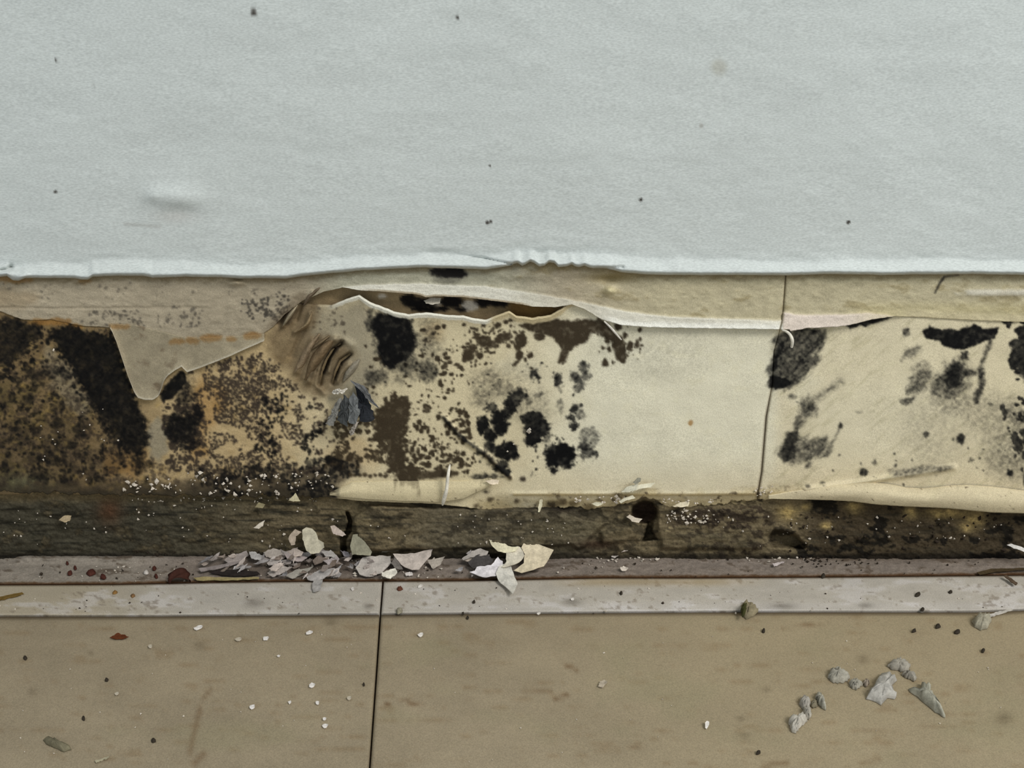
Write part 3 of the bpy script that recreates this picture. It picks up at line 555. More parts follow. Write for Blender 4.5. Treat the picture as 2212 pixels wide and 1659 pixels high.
# ---- curls and shreds standing off the panel
def ribbon(name, pts, wid, lift, col, label=None, d0=.003, parent=base, m=M_flake):
    """curved strip of paint: half-tube cross-section, tapered to both ends"""
    p = np.array(pts, float); n = 16; s = np.linspace(0, 1, n); k = np.linspace(0, 1, len(p))
    x = np.interp(s, k, p[:, 0]); y = np.interp(s, k, p[:, 1])
    for _ in range(2):
        x[1:-1] = (x[:-2] + 2 * x[1:-1] + x[2:]) / 4; y[1:-1] = (y[:-2] + 2 * y[1:-1] + y[2:]) / 4
    tx, ty = np.gradient(x), np.gradient(y); L = np.hypot(tx, ty); nx, ny = -ty / L, tx / L
    rows = []
    for a in np.linspace(-1, 1, 7):
        wv = wid * np.sin(np.pi * np.clip(s, .05, .95)) ** .7 + .6
        dd_ = d0 + lift * np.sin(np.pi * np.clip(s, .04, .96)) ** .6 * (1 - a * a * .95)
        rows.append(on_wall(x + nx * wv * a * .5, y + ny * wv * a * .5, dd_))
    P = np.array(rows); C_ = np.zeros(P.shape)
    o = obj(name, sheet_mesh(name, P, C_, .0006), m, parent); o.color = (*lin(col), 1)
    if label: o['label'] = label
    return o
for pts, wd, lf, col in [([(690,722),(668,750),(650,786),(636,806)],16,.0030,(140,122,98)),([(722,732),(700,752),(678,782),(660,822)],24,.0046,(118,100,76)),([(776,778),(766,790),(752,806),(742,824)],16,.0030,(144,136,120)),([(642,660),(626,682),(610,706)],8,.0050,(160,148,124)),([(674,674),(664,700),(636,720)],10,.0040,(140,122,94)),([(690,622),(668,640),(656,660)],9,.004,(120,106,88)),([(712,726),(690,742),(672,756)],8,.004,(128,112,88))]:
    ribbon('paint_curl', pts, wd, lf, col, 'brown curled paint shaving', m=M_curl)

def outline(poly, n=26, jag=.8, seed=0):     # corners kept, long edges split and roughened
    p = np.array(poly, float); q = np.roll(p, -1, 0); ln = np.hypot(*(q - p).T); stp = ln.sum() / n; rg = np.random.RandomState(seed); out = []
    for a, b, l in zip(p, q, ln):
        m = max(1, int(round(l / stp)))
        for t in range(m):
            v = a + (b - a) * t / m; out.append(v + rg.uniform(-jag, jag, 2) * (1 if t else .5))
    return np.array(out)
def rounded(poly, k=1):
    p = np.array(poly, float)
    for _ in range(k):
        q = np.roll(p, -1, 0); p = np.stack([p * .75 + q * .25, p * .25 + q * .75], 1).reshape(-1, 2)
    return [tuple(v) for v in p]
def slab(name, poly, place, nrm, thick, curl=0.0, dome=0.0, rag=0.0, col=(200, 195, 185), seed=0, jag=.8, n=26, parent=None, axis=(1, .3), m=None):
    """flake or lump: outline in photo pixels put on a real plane; rings to the middle, curled or domed, with a back"""
    o2 = outline(poly, n, jag, seed); c2 = o2.mean(0); rg = np.random.RandomState(seed + 99)
    ext = np.abs(o2 - c2).max(0) + 1e-6; ax = np.array(axis) / np.hypot(*axis)
    fr = [1.0, .97, .72, .4] if dome else [1.0, .7, .36]
    V = []; k = len(o2)
    nrm = np.asarray(nrm, float) / np.linalg.norm(nrm)
    def lift(pt, f):
        u = ((pt - c2) / ext) @ ax
        z = curl * (u * u) * np.ones(len(pt))
        if dome: z = z + dome * np.sqrt(np.clip(1 - f ** 2.6, 0, 1)) + rag * rg.uniform(-1, 1, len(pt)) * (f < 1)
        elif rag: z = z + rag * rg.uniform(-1, 1, len(pt))
        return z
    for f in fr:
        pt = c2 + (o2 - c2) * f; V.append(place(pt[:, 0], pt[:, 1]) + nrm * (lift(pt, f)[:, None] + thick))
    V.append((place(c2[0], c2[1]) + nrm * (thick + (dome if dome else 0))).reshape(1, 3))
    top = np.concatenate(V)
    bot = place(o2[:, 0], o2[:, 1]) + nrm * (lift(o2, 1.0)[:, None] if not dome else 0)
    allv = np.concatenate([top, bot]); nb = len(top); fs = []
    nrings = len(fr); cen = nrings * k
    for i in range(k):
        j = (i + 1) % k
        for r in range(nrings - 1): fs.append((r * k + i, r * k + j, (r + 1) * k + j, (r + 1) * k + i))
        fs.append(((nrings - 1) * k + i, (nrings - 1) * k + j, cen)); fs.append((i, nb + i, nb + j, j))
    fs.append(tuple(nb + i for i in range(k))[::-1])
    me = bpy.data.meshes.new(name); ctr = allv.mean(0) - 0; low = allv[:, 2].min(); ctr[2] = low
    off = np.zeros(3) if parent else ctr
    me.from_pydata([tuple(v) for v in allv - off], [], fs); me.update()
    bm = bmesh.new(); bm.from_mesh(me); bmesh.ops.recalc_face_normals(bm, faces=bm.faces); bm.to_mesh(me); bm.free()
    for pl in me.polygons: pl.use_smooth = bool(dome)
    o = obj(name, me, m or M_flake, parent); o.location = off; o.color = (*lin(col), 1); return o
def tr(ox, oy, s=3.95): return lambda pts: [(ox + x / s, oy + y / s) for x, y in pts]
i2, i6, i7, i8 = tr(500, 560), tr(500, 900), tr(1000, 900), tr(1652, 900)
def wallplace(d, dtop=0, y0=0, y1=1):
    def f(x, y):
        y = np.asarray(y, float); return on_wall(x, y, d + dtop * (y - y0) / (y1 - y0))
    return f
for pts, d, dt_, col in [([(800,1410),(870,1420),(905,1330),(950,1230),(930,1180),(880,1250)],.0035,.006,(128,126,120)),([(900,1380),(990,1430),(1000,1330),(1010,1200),(960,1150),(930,1250)],.004,.007,(66,68,68)),([(1000,1400),(1060,1410),(1090,1330),(1080,1200),(1040,1130),(1000,1200)],.005,.007,(104,106,106)),([(1100,1380),(1180,1390),(1220,1370),(1190,1250),(1120,1120),(1050,1060),(1080,1200)],.004,.006,(44,46,50)),([(1010,1040),(1130,1080),(1210,1200),(1260,1280),(1200,1230),(1100,1120)],.007,.006,(112,112,112)),([(1060,1370),(1085,1390),(1045,1480),(1010,1515),(1005,1480)],.009,.002,(170,162,152)),([(850,1140),(910,1105),(990,1110),(960,1140),(880,1150)],.006,.002,(226,220,208))]:
    o = slab('paint_shred', i2(pts), wallplace(d, dt_, 828, 915), (0, -1, .2), .0005, curl=-.0015, rag=.0005, jag=2.0, n=30, col=col, seed=int(pts[0][0]), parent=base, axis=(1, .1), m=M_curl)
    o['label'] = 'grey shred of the feathery paint tuft' if col[0] < 200 else 'white chip at the top of the grey tuft'

# ================================================================== FLOOR
ZM, ZT = -0.0018, 0.0
G1 = curve([(-700,1268),(0,1264),(250,1263),(500,1258),(700,1256),(830,1256),(1000,1255),(1150,1252),(1300,1249),(1500,1249),(1800,1247),(2000,1245),(2212,1243),(2900,1238)])
G2 = curve([(-700,1333),(0,1331),(300,1331),(700,1328),(830,1327),(1100,1325),(1500,1322),(1800,1322),(2000,1322),(2100,1322),(2212,1318),(2900,1312)])
JF = curve([(1200,830),(1256,827),(1330,821),(1450,813),(1659,798),(3700,653)])
X, Y = np.meshgrid(np.arange(-640, 2860, 3.2), np.concatenate([np.arange(1188, 1276, 2.2), np.arange(1280, 3640, 60)]))
n1 = fbm(X / 40, Y / 10, 201); n2 = fbm(X / 9, Y / 5, 202)
z = ZM + .0010 * n1 + .0008 * n2 - .004 * sstep(1272, 1290, Y)
z += .0022 * np.exp(-((Y - 1206) / 8) ** 2) * (1 - sstep(520, 620, X)) * sstep(30, 60, X)
c = np.tile(lin((130, 119, 109)), X.shape + (1,)) * (1 + .3 * n1 + .35 * n2)[..., None]
c = mix(c, (144, 136, 124), (1 - sstep(250, 420, X)) * .7)
c = mix(c, (74, 64, 56), .55 * np.exp(-np.abs((X - 640) / 190) ** 4 - ((Y - 1215) / 26) ** 4))  # shade in the gaps under the flake heap, painted into the mortar colour
c = mix(c, (70, 58, 46), sstep(.12, .3, n1 + .5 * n2) * .6)
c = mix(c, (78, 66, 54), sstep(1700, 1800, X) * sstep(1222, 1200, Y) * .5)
c = mix(c, (72, 44, 20), sstep(9, 2, G1(X) - Y + 5 * n2) * .8)
c = mix(c, (40, 26, 16), sstep(3, 0, G1(X) - Y))
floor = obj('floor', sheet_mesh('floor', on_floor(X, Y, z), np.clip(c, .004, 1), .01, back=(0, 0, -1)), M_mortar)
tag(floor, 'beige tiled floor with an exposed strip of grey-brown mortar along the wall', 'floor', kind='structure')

def slab_tile(name, xf0, xf1, y0f, y1f, rows, step, colf, mm, parent, z0=ZT, thick=.007, rnd=2.5, zf=None):
    """floor piece between two joints, arrises eased down"""
    r = np.linspace(0, 1, rows)[:, None]; n = int(step)
    u = np.linspace(0, 1, n)[None, :]
    yc0, yc1 = y0f, y1f
    xm = np.zeros((rows, n)); Yv = np.zeros((rows, n))
    xg = xf0(1300) + (xf1(1300) - xf0(1300)) * u
    for _ in range(3):
        Yv = yc0(xg) + (yc1(xg) - yc0(xg)) * r; xg = xf0(Yv) + (xf1(Yv) - xf0(Yv)) * u
    e = np.minimum(np.minimum(xg - xf0(Yv), xf1(Yv) - xg), np.minimum(Yv - yc0(xg), yc1(xg) - Yv))
    zz = z0 - .0010 * (1 - sstep(0, rnd, e)) + (zf(xg, Yv) if zf else 0)
    return obj(name, sheet_mesh(name, on_floor(xg, Yv, zz), colf(xg, Yv, e), thick, back=(0, 0, -1)), mm, parent)
def kx(v): return lambda y: v + 0 * np.asarray(y, float)
def bcol(X, Y, e):
    n1 = fbm(X / 60, Y / 16, 211); n2 = fbm(X / 12, Y / 7, 212)
    c = np.tile(lin((176, 169, 158)), X.shape + (1,)) * (1 + .22 * n1 + .16 * n2)[..., None]
    c = mix(c, (160, 147, 122), (1 - sstep(150, 420, X + 60 * n1)) * .65)
    c = mix(c, (198, 193, 190), sstep(.04, .2, n1) * .5 + np.exp(-((Y - G2(X) + 12) / 10) ** 2) * .35 * sstep(800, 1000, X))
    c = mix(c, (104, 92, 78), sstep(.14, .3, n2 + .3 * n1) * .45)
    c = mix(c, (150, 130, 96), np.exp(-((Y - G1(X) - 8) / 9) ** 2) * sstep(1150, 1300, X) * (1 - sstep(1500, 1700, X)) * .6)
    for x, y, a, b in [(548,1302,22,9),(795,1310,10,6),(1235,1300,20,8),(1690,1310,30,7),(1870,1308,16,5)]: c = mix(c, (104, 98, 90), .55 * np.exp(-((X - x) / a) ** 2 - ((Y - y) / b) ** 2 + .7 * n2))
    return mix(c, (86, 66, 42), (1 - sstep(0, 4, Y - G1(X))) * .5)
def tcolr(X, Y, e):
    n1 = fbm(X / 150, Y / 60, 221); n2 = fbm(X / 22, Y / 12, 222); n3 = fbm(X / 60, Y / 7, 223)
    c = np.tile(lin((147, 134, 111)), X.shape + (1,)) * (1 + .22 * n1 + .12 * n2)[..., None]
    c = mix(c, (154, 140, 112), sstep(1000, 1700, X) * .6); c = mix(c, (122, 100, 72), sstep(.1, .3, n3) * .35)
    c = mix(c, (140, 132, 104), sstep(.0, .25, fbm(X / 200, Y / 90, 224)) * .4)
    for pts, wd, s in [([(826,1524),(870,1512),(916,1516)],3,.6),([(880,1519),(935,1526)],2.5,.5),([(1198,1510),(1225,1500)],7,.5),([(1130,1496),(1190,1492)],6,.3),([(1220,1436),(1246,1446)],5,.5),([(1690,1356),(1740,1350),(1790,1344)],4,.45),([(410,1625),(425,1560),(432,1530)],9,.35),([(440,1510),(455,1490)],7,.35),([(420,1650),(440,1628)],9,.4),([(1650,1655),(1700,1648)],8,.4),([(1340,1620),(1390,1610)],4,.3),([(1840,1580),(2190,1560)],4,.2),([(1860,1650),(1900,1640)],8,.25)]:
        q, t = ldist(pts, X, Y); c = mix(c, (92, 66, 42), s * np.exp(-((q * 1.3 + 9 * np.abs(n2) + 5 * n3) / wd) ** 2))
    for x, y, a, b, s in [(1608,1590,14,7,.4),(1655,1488,9,5,.5),(1864,1424,12,8,.4),(2168,1552,18,14,.4),(715,1343,14,8,.4),(1600,1553,10,5,.35),(430,1395,14,7,.35),(196,1410,6,4,.4),(70,1495,10,8,.3)]:
        c = mix(c, (84, 72, 54), s * np.exp(-((X - x) / a) ** 2 - ((Y - y) / b) ** 2 + .8 * n2))
    return mix(c, (70, 54, 36), (1 - sstep(0, 3.5, Y - G2(X))) * .6)
trim = bpy.data.objects.new('trim_1', None); COL.objects.link(trim)
tag(trim, 'light grey border strip of cut tile between the mortar and the beige tiles', 'border', kind='structure')
bw = lambda X, Y: .0003 * fbm(X / 40, Y / 14, 231)
g2u = lambda x: G2(x) - 1.2; g2d = lambda x: G2(x) + 1.2; far = lambda x: 3600 + 0 * x
jl = lambda y: JF(y) - 1.8; jr = lambda y: JF(y) + 2.2
slab_tile('border_piece', kx(-640), jl, G1, g2u, 30, 420, bcol, M_tile, trim, zf=bw)
slab_tile('border_piece', jr, kx(2860), G1, g2u, 30, 640, bcol, M_tile, trim, zf=bw)
slab_tile('floor_tile', kx(-640), jl, g2d, far, 260, 330, tcolr, M_tile, floor, z0=ZT - .0002)
slab_tile('floor_tile', jr, kx(2860), g2d, far, 260, 480, tcolr, M_tile, floor, z0=ZT - .0002)

# ================================================================== LOOSE DEBRIS
def floorplace(z): return lambda x, y: on_floor(x, y, z)
def tilted(px, py, z, tilt, side=0):
    p0 = on_floor(px, py, z); a = math.radians(tilt); b = math.radians(side)
    n = np.array([math.sin(b), -math.sin(a) * math.cos(b), math.cos(a) * math.cos(b)])
    return (lambda x, y: on_plane(x, y, p0, n)), n
def flake(poly, label, col=(200, 192, 182), z=ZM, tilt=8, side=0, curl=.0006, group=None, name='paint_flake', cat='flake', thick=.0004, seed=None, axis=(1, .3), jag=.8):
    p = np.array(poly); lowp = p[p[:, 1].argmax()]
    pl, n = tilted(lowp[0], lowp[1], z + .0003, tilt, side)
    s = int(p[0, 0] * 7 + p[0, 1]) % 9999 if seed is None else seed
    o = slab(name, poly, pl, n, thick, curl=curl, col=col, seed=s, axis=axis, jag=jag, n=22)
    return tag(o, label, cat, group)
GP = 'paint flakes heaped on the mortar strip'
PILE = [
 ([(610,960),(640,940),(690,955),(720,985),(740,1045),(790,1070),(795,1110),(750,1160),(680,1170),(640,1140),(625,1090),(610,1040)], 'tall pale paint flake standing upright against the dark ledge left of the crack', (196,188,166), .0005, 62, 0, .001),
 ([(490,1040),(500,1010),(545,960),(600,985),(550,1020),(545,1090),(510,1095)], 'small pinkish crooked flake leaning left of the tall upright flake', (186,170,152), .006, 60, 8, .0008),
 ([(845,930),(880,925),(980,1005),(950,1020),(870,1000)], 'pointed pinkish flake stuck on the ledge beside the crack', (196,180,168), .0085, 66, -12, .0006),
 ([(1040,1005),(1080,1000),(1140,1070),(1200,1150),(1190,1180),(1030,1175),(1015,1100)], 'grey-green triangular flake leaning on the ledge right of the crack', (146,142,122), .0005, 60, 6, .0008),
 ([(150,1165),(200,1155),(270,1200),(250,1230),(170,1215)], 'blue-grey chip on top of the left end of the heap', (166,162,158), .0035, 20, 8, .0006),
 ([(280,1165),(320,1140),(370,1125),(420,1145),(440,1180),(380,1210),(300,1200)], 'rounded grey-pink flake on the heap below the dark ledge', (168,158,148), .004, 30, -6, .0008),
 ([(-60,1230),(0,1190),(130,1150),(150,1190),(60,1250),(0,1270)], 'long grey flake at the left end of the heap', (150,140,134), .002, 18, 5, .0006),
 ([(450,1180),(560,1180),(650,1210),(600,1240),(480,1230)], 'flat mauve-grey flake in the middle of the heap', (164,152,148), .0035, 16, 8, .0005),
 ([(310,1340),(440,1280),(520,1290),(430,1340),(350,1370)], 'pale narrow flake near the front of the heap', (176,166,158), .0015, 14, -8, .0006),
 ([(460,1370),(560,1310),(700,1290),(650,1330),(520,1385)], 'curved grey flake with a shadowed lip at the front of the heap', (156,150,140), .001, 16, 6, .0012),
 ([(640,1380),(760,1310),(880,1300),(830,1360),(730,1410),(650,1400)], 'grey flake sliding off the mortar edge onto the border strip', (170,164,160), .0022, 8, 0, .0008),
 ([(700,1410),(780,1400),(770,1440),(760,1480),(700,1500),(690,1450)], 'ragged grey flake lying over the border strip below the heap', (158,154,150), .0022, 2, 0, .0006),
 ([(770,1160),(850,1140),(900,1190),(880,1210),(800,1190)], 'crisp pale chip on the heap just left of the crack', (180,174,168), .005, 24, -10, .0006),
 ([(780,1240),(900,1190),(920,1220),(900,1250),(840,1270)], 'small mauve chip on the right slope of the heap', (170,160,158), .0035, 14, 6, .0006),
 ([(930,1150),(1000,1160),(1010,1210),(960,1190)], 'small lilac chip directly below the crack', (190,182,186), .002, 20, 4, .0006),
 ([(1060,1300),(1120,1210),(1260,1190),(1360,1200),(1360,1260),(1280,1340),(1180,1370),(1090,1350)], 'large speckled pale flake lying flat right of the heap', (184,176,168), .0012, 10, 4, .0008),
 ([(1280,1160),(1350,1115),(1480,1105),(1500,1140),(1400,1145)], 'arched grey flake behind the large speckled flake', (150,144,130), .004, 40, 0, .0012),
 ([(1285,1340),(1340,1315),(1400,1300),(1415,1340),(1360,1385),(1280,1365)], 'small bright white flake at the front edge of the mortar', (224,218,204), .0025, 14, 0, .0008),
 ([(1360,1260),(1390,1210),(1430,1240),(1460,1320),(1400,1300)], 'dark grey curled chip between the speckled flake and the scalloped flake', (112,106,100), .002, 24, 10, .001),
 ([(1380,1180),(1500,1175),(1600,1160),(1720,1130),(1700,1190),(1650,1250),(1600,1310),(1540,1310),(1450,1270)], 'large scalloped pink-grey flake on the mortar strip', (186,174,164), .0022, 24, 4, .0008),
 ([(1670,1230),(1750,1215),(1820,1200),(1790,1260),(1720,1300)], 'fan-shaped grey flake right of the scalloped flake', (174,164,152), .0012, 20, -4, .0006),
 ([(1480,1340),(1540,1330),(1550,1355),(1490,1360)], 'tiny white flake below the scalloped flake', (218,210,204), .0006, 6, 0, .0002),
 ([(2060,1150),(2130,1125),(2190,1160),(2100,1180)], 'grey chip leaning behind the dark curled piece', (158,148,138), .003, 36, 0, .0006),
 ([(1960,1225),(2100,1180),(2200,1185),(2150,1210),(2010,1240)], 'thin pale sliver lying above the dark curled piece', (186,174,160), .0035, 20, 0, .0006),
]
for pts, lab, col, z, tl, sd, cu in PILE:
    if tl >= 58:                                              # standing flakes lean on the ledge
        p = i6(pts); ys_ = [b for a, b in p]
        tag(slab('paint_flake', p, wallplace(.0030 if z < .003 else .0034, .0040 if z < .003 else .0014, min(ys_), max(ys_)), (0, -1, .35), .0005, curl=cu * .8, col=col, seed=int(p[0][0]), n=26), lab, 'flake', GP)
    else: flake(i6(pts), lab, col, ZM + z, tl, sd, cu, GP, jag=1.3)
LEAF = [
 ([(40,1250),(110,1200),(210,1185),(260,1220),(240,1260),(200,1290),(90,1310)], 'dark grey curled flake left of the white fuzzy flake', (74,70,68), .0018, 24, 6, .002),
 ([(500,1130),(545,1075),(640,1095),(775,1140),(730,1230),(690,1290),(600,1320),(500,1345),(430,1320),(520,1250),(530,1180)], 'large cream petal-shaped flake, rightmost of the leaf-like cluster', (214,200,172), .0020, 30, -5, .0022),
 ([(60,1330),(100,1322),(120,1290),(240,1270),(300,1210),(340,1240),(330,1300),(280,1370),(200,1380),(130,1360)], 'bright white ragged flake at the left of the leaf-like cluster', (226,220,222), .0028, 12, 0, .001),
 ([(218,1050),(245,1035),(340,1075),(410,1110),(480,1115),(450,1150),(370,1168),(300,1150),(255,1110)], 'cream pointed flake leaning up from the leaf-like cluster', (216,208,178), .0085, 46, 0, .001),
 ([(370,1170),(420,1120),(490,1120),(525,1190),(500,1230),(430,1275),(370,1290),(330,1290),(370,1240)], 'pale middle flake of the leaf-like cluster', (206,198,180), .0055, 22, 4, .001),
 ([(280,1350),(310,1300),(400,1260),(440,1370),(465,1440),(440,1510),(425,1545),(380,1480),(300,1400)], 'pale pointed leaf-shaped flake hanging over the border strip', (206,202,192), .0026, 4, 0, .0015),
 ([(80,1150),(150,1130),(220,1150),(200,1185),(110,1195),(0,1230),(-10,1215)], 'thin grey flake behind the dark curled piece of the leaf-like cluster', (172,164,156), .0045, 30, 0, .0008),
]
for pts, lab, col, z, tl, sd, cu in LEAF: flake(i7(pts), lab, col, ZM + z, tl, sd, cu * 1.3, 'leaf-like cluster of paint flakes', axis=(.5, 1), jag=1.2)
# small filler flakes of the heap: nothing tells these apart
rg = random.Random(5); seen = {}
def shard(k, x0, x1, y0, y1, amin, amax, where):
    for w in range(k):
      for attempt in range(40):
        x = rg.uniform(x0, x1); y = rg.uniform(y0, y1); a = rg.uniform(amin, amax); asp = rg.uniform(.18, .5); b = a * asp; th = rg.gauss(-.35, .3)
        m = rg.randint(4, 6); pl = []
        for i in range(m):
            t = 2 * math.pi * i / m + rg.uniform(-.35, .35); r = rg.uniform(.6, 1.3)
            u, v = a * r * math.cos(t), b * r * math.sin(t); pl.append((x + u * math.cos(th) - v * math.sin(th), y + u * math.sin(th) + v * math.cos(th)))
        g = rg.choice([-46, -24, -10, 4, 14, 26]); wz = rg.randint(-5, 6)
        tone = 'dark grey' if g < -30 else 'mid grey' if g < -5 else 'pale grey' if g < 20 else 'whitish'
        warm = ' pinkish' if wz > 3 else ' bluish' if wz < -2 else ''
        shape = 'sliver' if asp < .34 else 'shard' if asp < .48 else 'chip'
        size = 'small' if a < 11 else 'medium' if a < 17 else 'large'
        lab = f'{size} {tone}{warm} paint {shape} {where}'
        if lab not in seen: break
      seen[lab] = 1
      depth = sstep(y1, y0, y)
      flake(pl, lab, (168 + g + wz, 159 + g, 153 + g - wz), ZM + .0006 + .0042 * float(depth) * rg.uniform(.3, 1) + rg.uniform(0, .001), rg.uniform(0, 18) + 34 * rg.random() ** 2, rg.uniform(-26, 26), rg.uniform(.0004, .0020), 'small flakes of the heap', axis=(rg.uniform(-1, 1), 1))
shard(12, 560, 700, 1194, 1208, 9, 20, 'behind the heap, under the upright flake')
shard(16, 560, 730, 1206, 1226, 9, 22, 'in the heap middle')
shard(14, 575, 735, 1226, 1246, 8, 20, 'along the front edge of the heap')
shard(10, 440, 570, 1200, 1232, 9, 22, 'in the left heap end')
shard(7, 690, 770, 1194, 1232, 7, 14, 'on the right heap slope below the crack')
shard(8, 770, 960, 1196, 1244, 5, 11, 'between heap and leaf-like cluster')
shard(6, 985, 1050, 1192, 1240, 7, 15, 'under the leaf-like cluster')
# flakes stuck on the ledge
def stuck(poly, label, col, d, name='paint_flake', cat='flake', group=None, curl=.0004, thick=.0005, tiltd=.002):
    p = np.array(poly); y0, y1 = p[:, 1].min(), p[:, 1].max() + .1
    o = slab(name, poly, wallplace(d, tiltd, y0, y1), (0, -1, .15), thick, curl=curl, col=col, seed=int(p[0, 0]) + 3, n=18)
    return tag(o, label, cat, group)
stuck(i6([(190,945),(240,905),(285,880),(270,930),(235,955)]), 'white wedge flake stuck alone on the dark ledge left of the heap', (206,196,180), .0012)
stuck(i6([(490,710),(520,680),(545,650),(570,690),(590,715),(530,720)]), 'cream flake caught at the top of the ledge left of the cream flap', (188,178,146), .0028)
stuck(i6([(200,770),(230,730),(290,745),(270,775)]), 'dull beige flake on the ledge below the grimy speckled wall', (140,130,100), .0010)
stuck(i8([(2060,1090),(2100,1080),(2212,1120),(2290,1150),(2212,1150),(2120,1120)]), 'bright white splinter flake on the ledge at the right border', (216,212,206), .0045)
stuck([(128,1122),(140,1113),(155,1114),(152,1124),(140,1128)], 'dull cream chip on the dark ledge at far left', (168,150,120), .0012)
stuck(i7([(190,545),(240,535),(310,540),(300,570),(240,575)]), 'small pinkish chip at the foot of the black mould colonies', (222,206,182), .0050)
stuck(i7([(640,810),(645,760),(655,705),(680,705),(672,770),(655,812)]), 'upright white sliver below the blackest mould blot', (216,208,180), .0020)
stuck(i7([(1450,590),(1520,575),(1640,562),(1600,600),(1500,615),(1440,640)]), 'white splinter pointing right above the round hole', (226,220,196), .0048)
stuck(i7([(1350,640),(1390,600),(1460,580),(1500,560),(1480,620),(1420,640)]), 'grey-white splinter left end of the tuft above the round hole', (204,200,180), .0052)
stuck(i7([(1330,720),(1380,690),(1450,670),(1470,690),(1400,710),(1350,735)]), 'white splinter just over the rim of the round hole', (212,206,184), .0030)
stuck(i7([(1450,560),(1490,520),(1520,525),(1515,550),(1470,575)]), 'grey pellet on the cream panel above the round hole', (136,134,120), .0052)
stuck(i7([(1395,850),(1420,830),(1470,860),(1530,870),(1500,900),(1440,890)]), 'white crumbled chip in the mouth of the round hole', (206,194,176), .0000)
stuck(i7([(1095,740),(1140,725),(1200,740),(1150,760)]), 'white chip on the lower margin between black blot and hole', (206,200,176), .0026)
stuck(i7([(1790,760),(1850,730),(1930,725),(1920,760),(1850,770)]), 'white chip on the margin right of the round hole', (214,202,176), .0030)
stuck(i2([(1640,350),(1700,330),(1790,330),(1780,370),(1720,385),(1660,375)]), 'whitish paper scrap among the black mould under the torn band', (196,188,172), .0006)
# fibres below the hole
for k, (pts, col) in enumerate([([(1350,1160),(1420,1120),(1500,1090),(1510,1105),(1430,1140)],(196,182,172)),([(1460,1105),(1480,1080),(1560,1058),(1600,1075),(1540,1100)],(204,192,184)),([(1520,1130),(1600,1090),(1690,1110),(1660,1130),(1580,1150)],(186,176,170)),([(1590,1090),(1620,1060),(1650,1070),(1640,1100)],(200,190,186)),([(1640,1170),(1680,1150),(1725,1180),(1690,1200)],(212,202,192)),([(1180,1170),(1200,1155),(1225,1160),(1205,1180)],(204,190,176)),([(1340,1300),(1370,1280),(1410,1300),(1390,1320),(1350,1315)],(218,206,192)),([(2110,1145),(2170,1115),(2240,1110),(2200,1140)],(190,184,180)),([(1265,1200),(1300,1185),(1325,1195),(1290,1210)],(198,188,180))]):
    lab = ['long pale fibre flake below the round hole', 'pale curled flake directly under the hole', 'blue-grey flake right below the hole', 'small upright chip right below the hole', 'white pellet chip on the mortar right of the hole debris', 'cream grain on the mortar right of the leaf-like cluster', 'isolated cream chip on the mortar in front of the broken concrete', 'grey-white flake at the mortar edge right of the hole', 'small grey chip left of the hole debris'][k]
    flake(i7(pts), lab, col, ZM + (.004 if k < 4 else .0006), 24 if k < 4 else 8, 0, .0006, 'pale crumbs fallen below the hole')
flake([(1668,1220),(1690,1214),(1694,1216),(1672,1224)], 'thin white needle on the mortar below the dark recess', (206,194,190), ZM + .0008, 4)
# white strands
def strand(name, pts, rad, col, label, cat, shade=None):
    cu = bpy.data.curves.new(name, 'CURVE'); cu.dimensions = '3D'; cu.bevel_depth = rad; cu.bevel_resolution = 3; cu.resolution_u = 6; cu.use_fill_caps = True
    sp = cu.splines.new('NURBS'); P3 = [on_wall(x, y, d) if not fl else on_floor(x, y, d) for x, y, d, r, fl in pts]
    o3 = np.mean(P3, 0); sp.points.add(len(pts) - 1)
    for q, p, a in zip(sp.points, P3, pts): q.co = (*(p - o3), 1); q.radius = a[3]
    sp.use_endpoint_u = True; sp.order_u = 3
    tmp = bpy.data.objects.new(name, cu); COL.objects.link(tmp); dg = bpy.context.evaluated_depsgraph_get()
    me = bpy.data.meshes.new_from_object(tmp.evaluated_get(dg)); bpy.data.objects.remove(tmp)
    o = obj(name, me, None); me.materials.clear(); me.materials.append(M_flake)
    for pl in me.polygons: pl.use_smooth = True
    o.location = o3; o.color = (*lin(col), 1); return tag(o, label, cat)
W_ = (224, 218, 204)
strand('white_strand', [(972,1004,.004,.4,0),(970,1012,.0065,.9,0),(967,1035,.0085,1,0),(965,1058,.0090,1,0),(961,1072,.0085,1.3,0),(957,1086,.0070,1.1,0),(956,1091,.0060,.5,0)], .00085, W_, 'white strand hanging upright over the cream flap left of centre', 'strand')
strand('white_strand', [(1690,713,.005,.6,0),(1700,716,.0065,.9,0),(1708,724,.008,1,0),(1713,738,.0085,1.1,0),(1710,750,.0075,.8,0)], .0007, W_, 'white curled strand over the black mould right of the panel joint', 'strand')
strand('white_strand', [(1305,694,.005,.6,0),(1318,706,.0058,1,0),(1330,720,.006,1,0),(1342,734,.0045,.6,0)], .00055, (206,200,190), 'pale strand across the brown mould below the torn band', 'strand')
strand('white_strand', [(2176,1173,.005,.6,0),(2190,1180,.006,1,0),(2206,1186,.007,1,0),(2230,1194,.008,.8,0)], .0007, W_, 'white strand beside the splinter flake at the right border', 'strand') if False else None
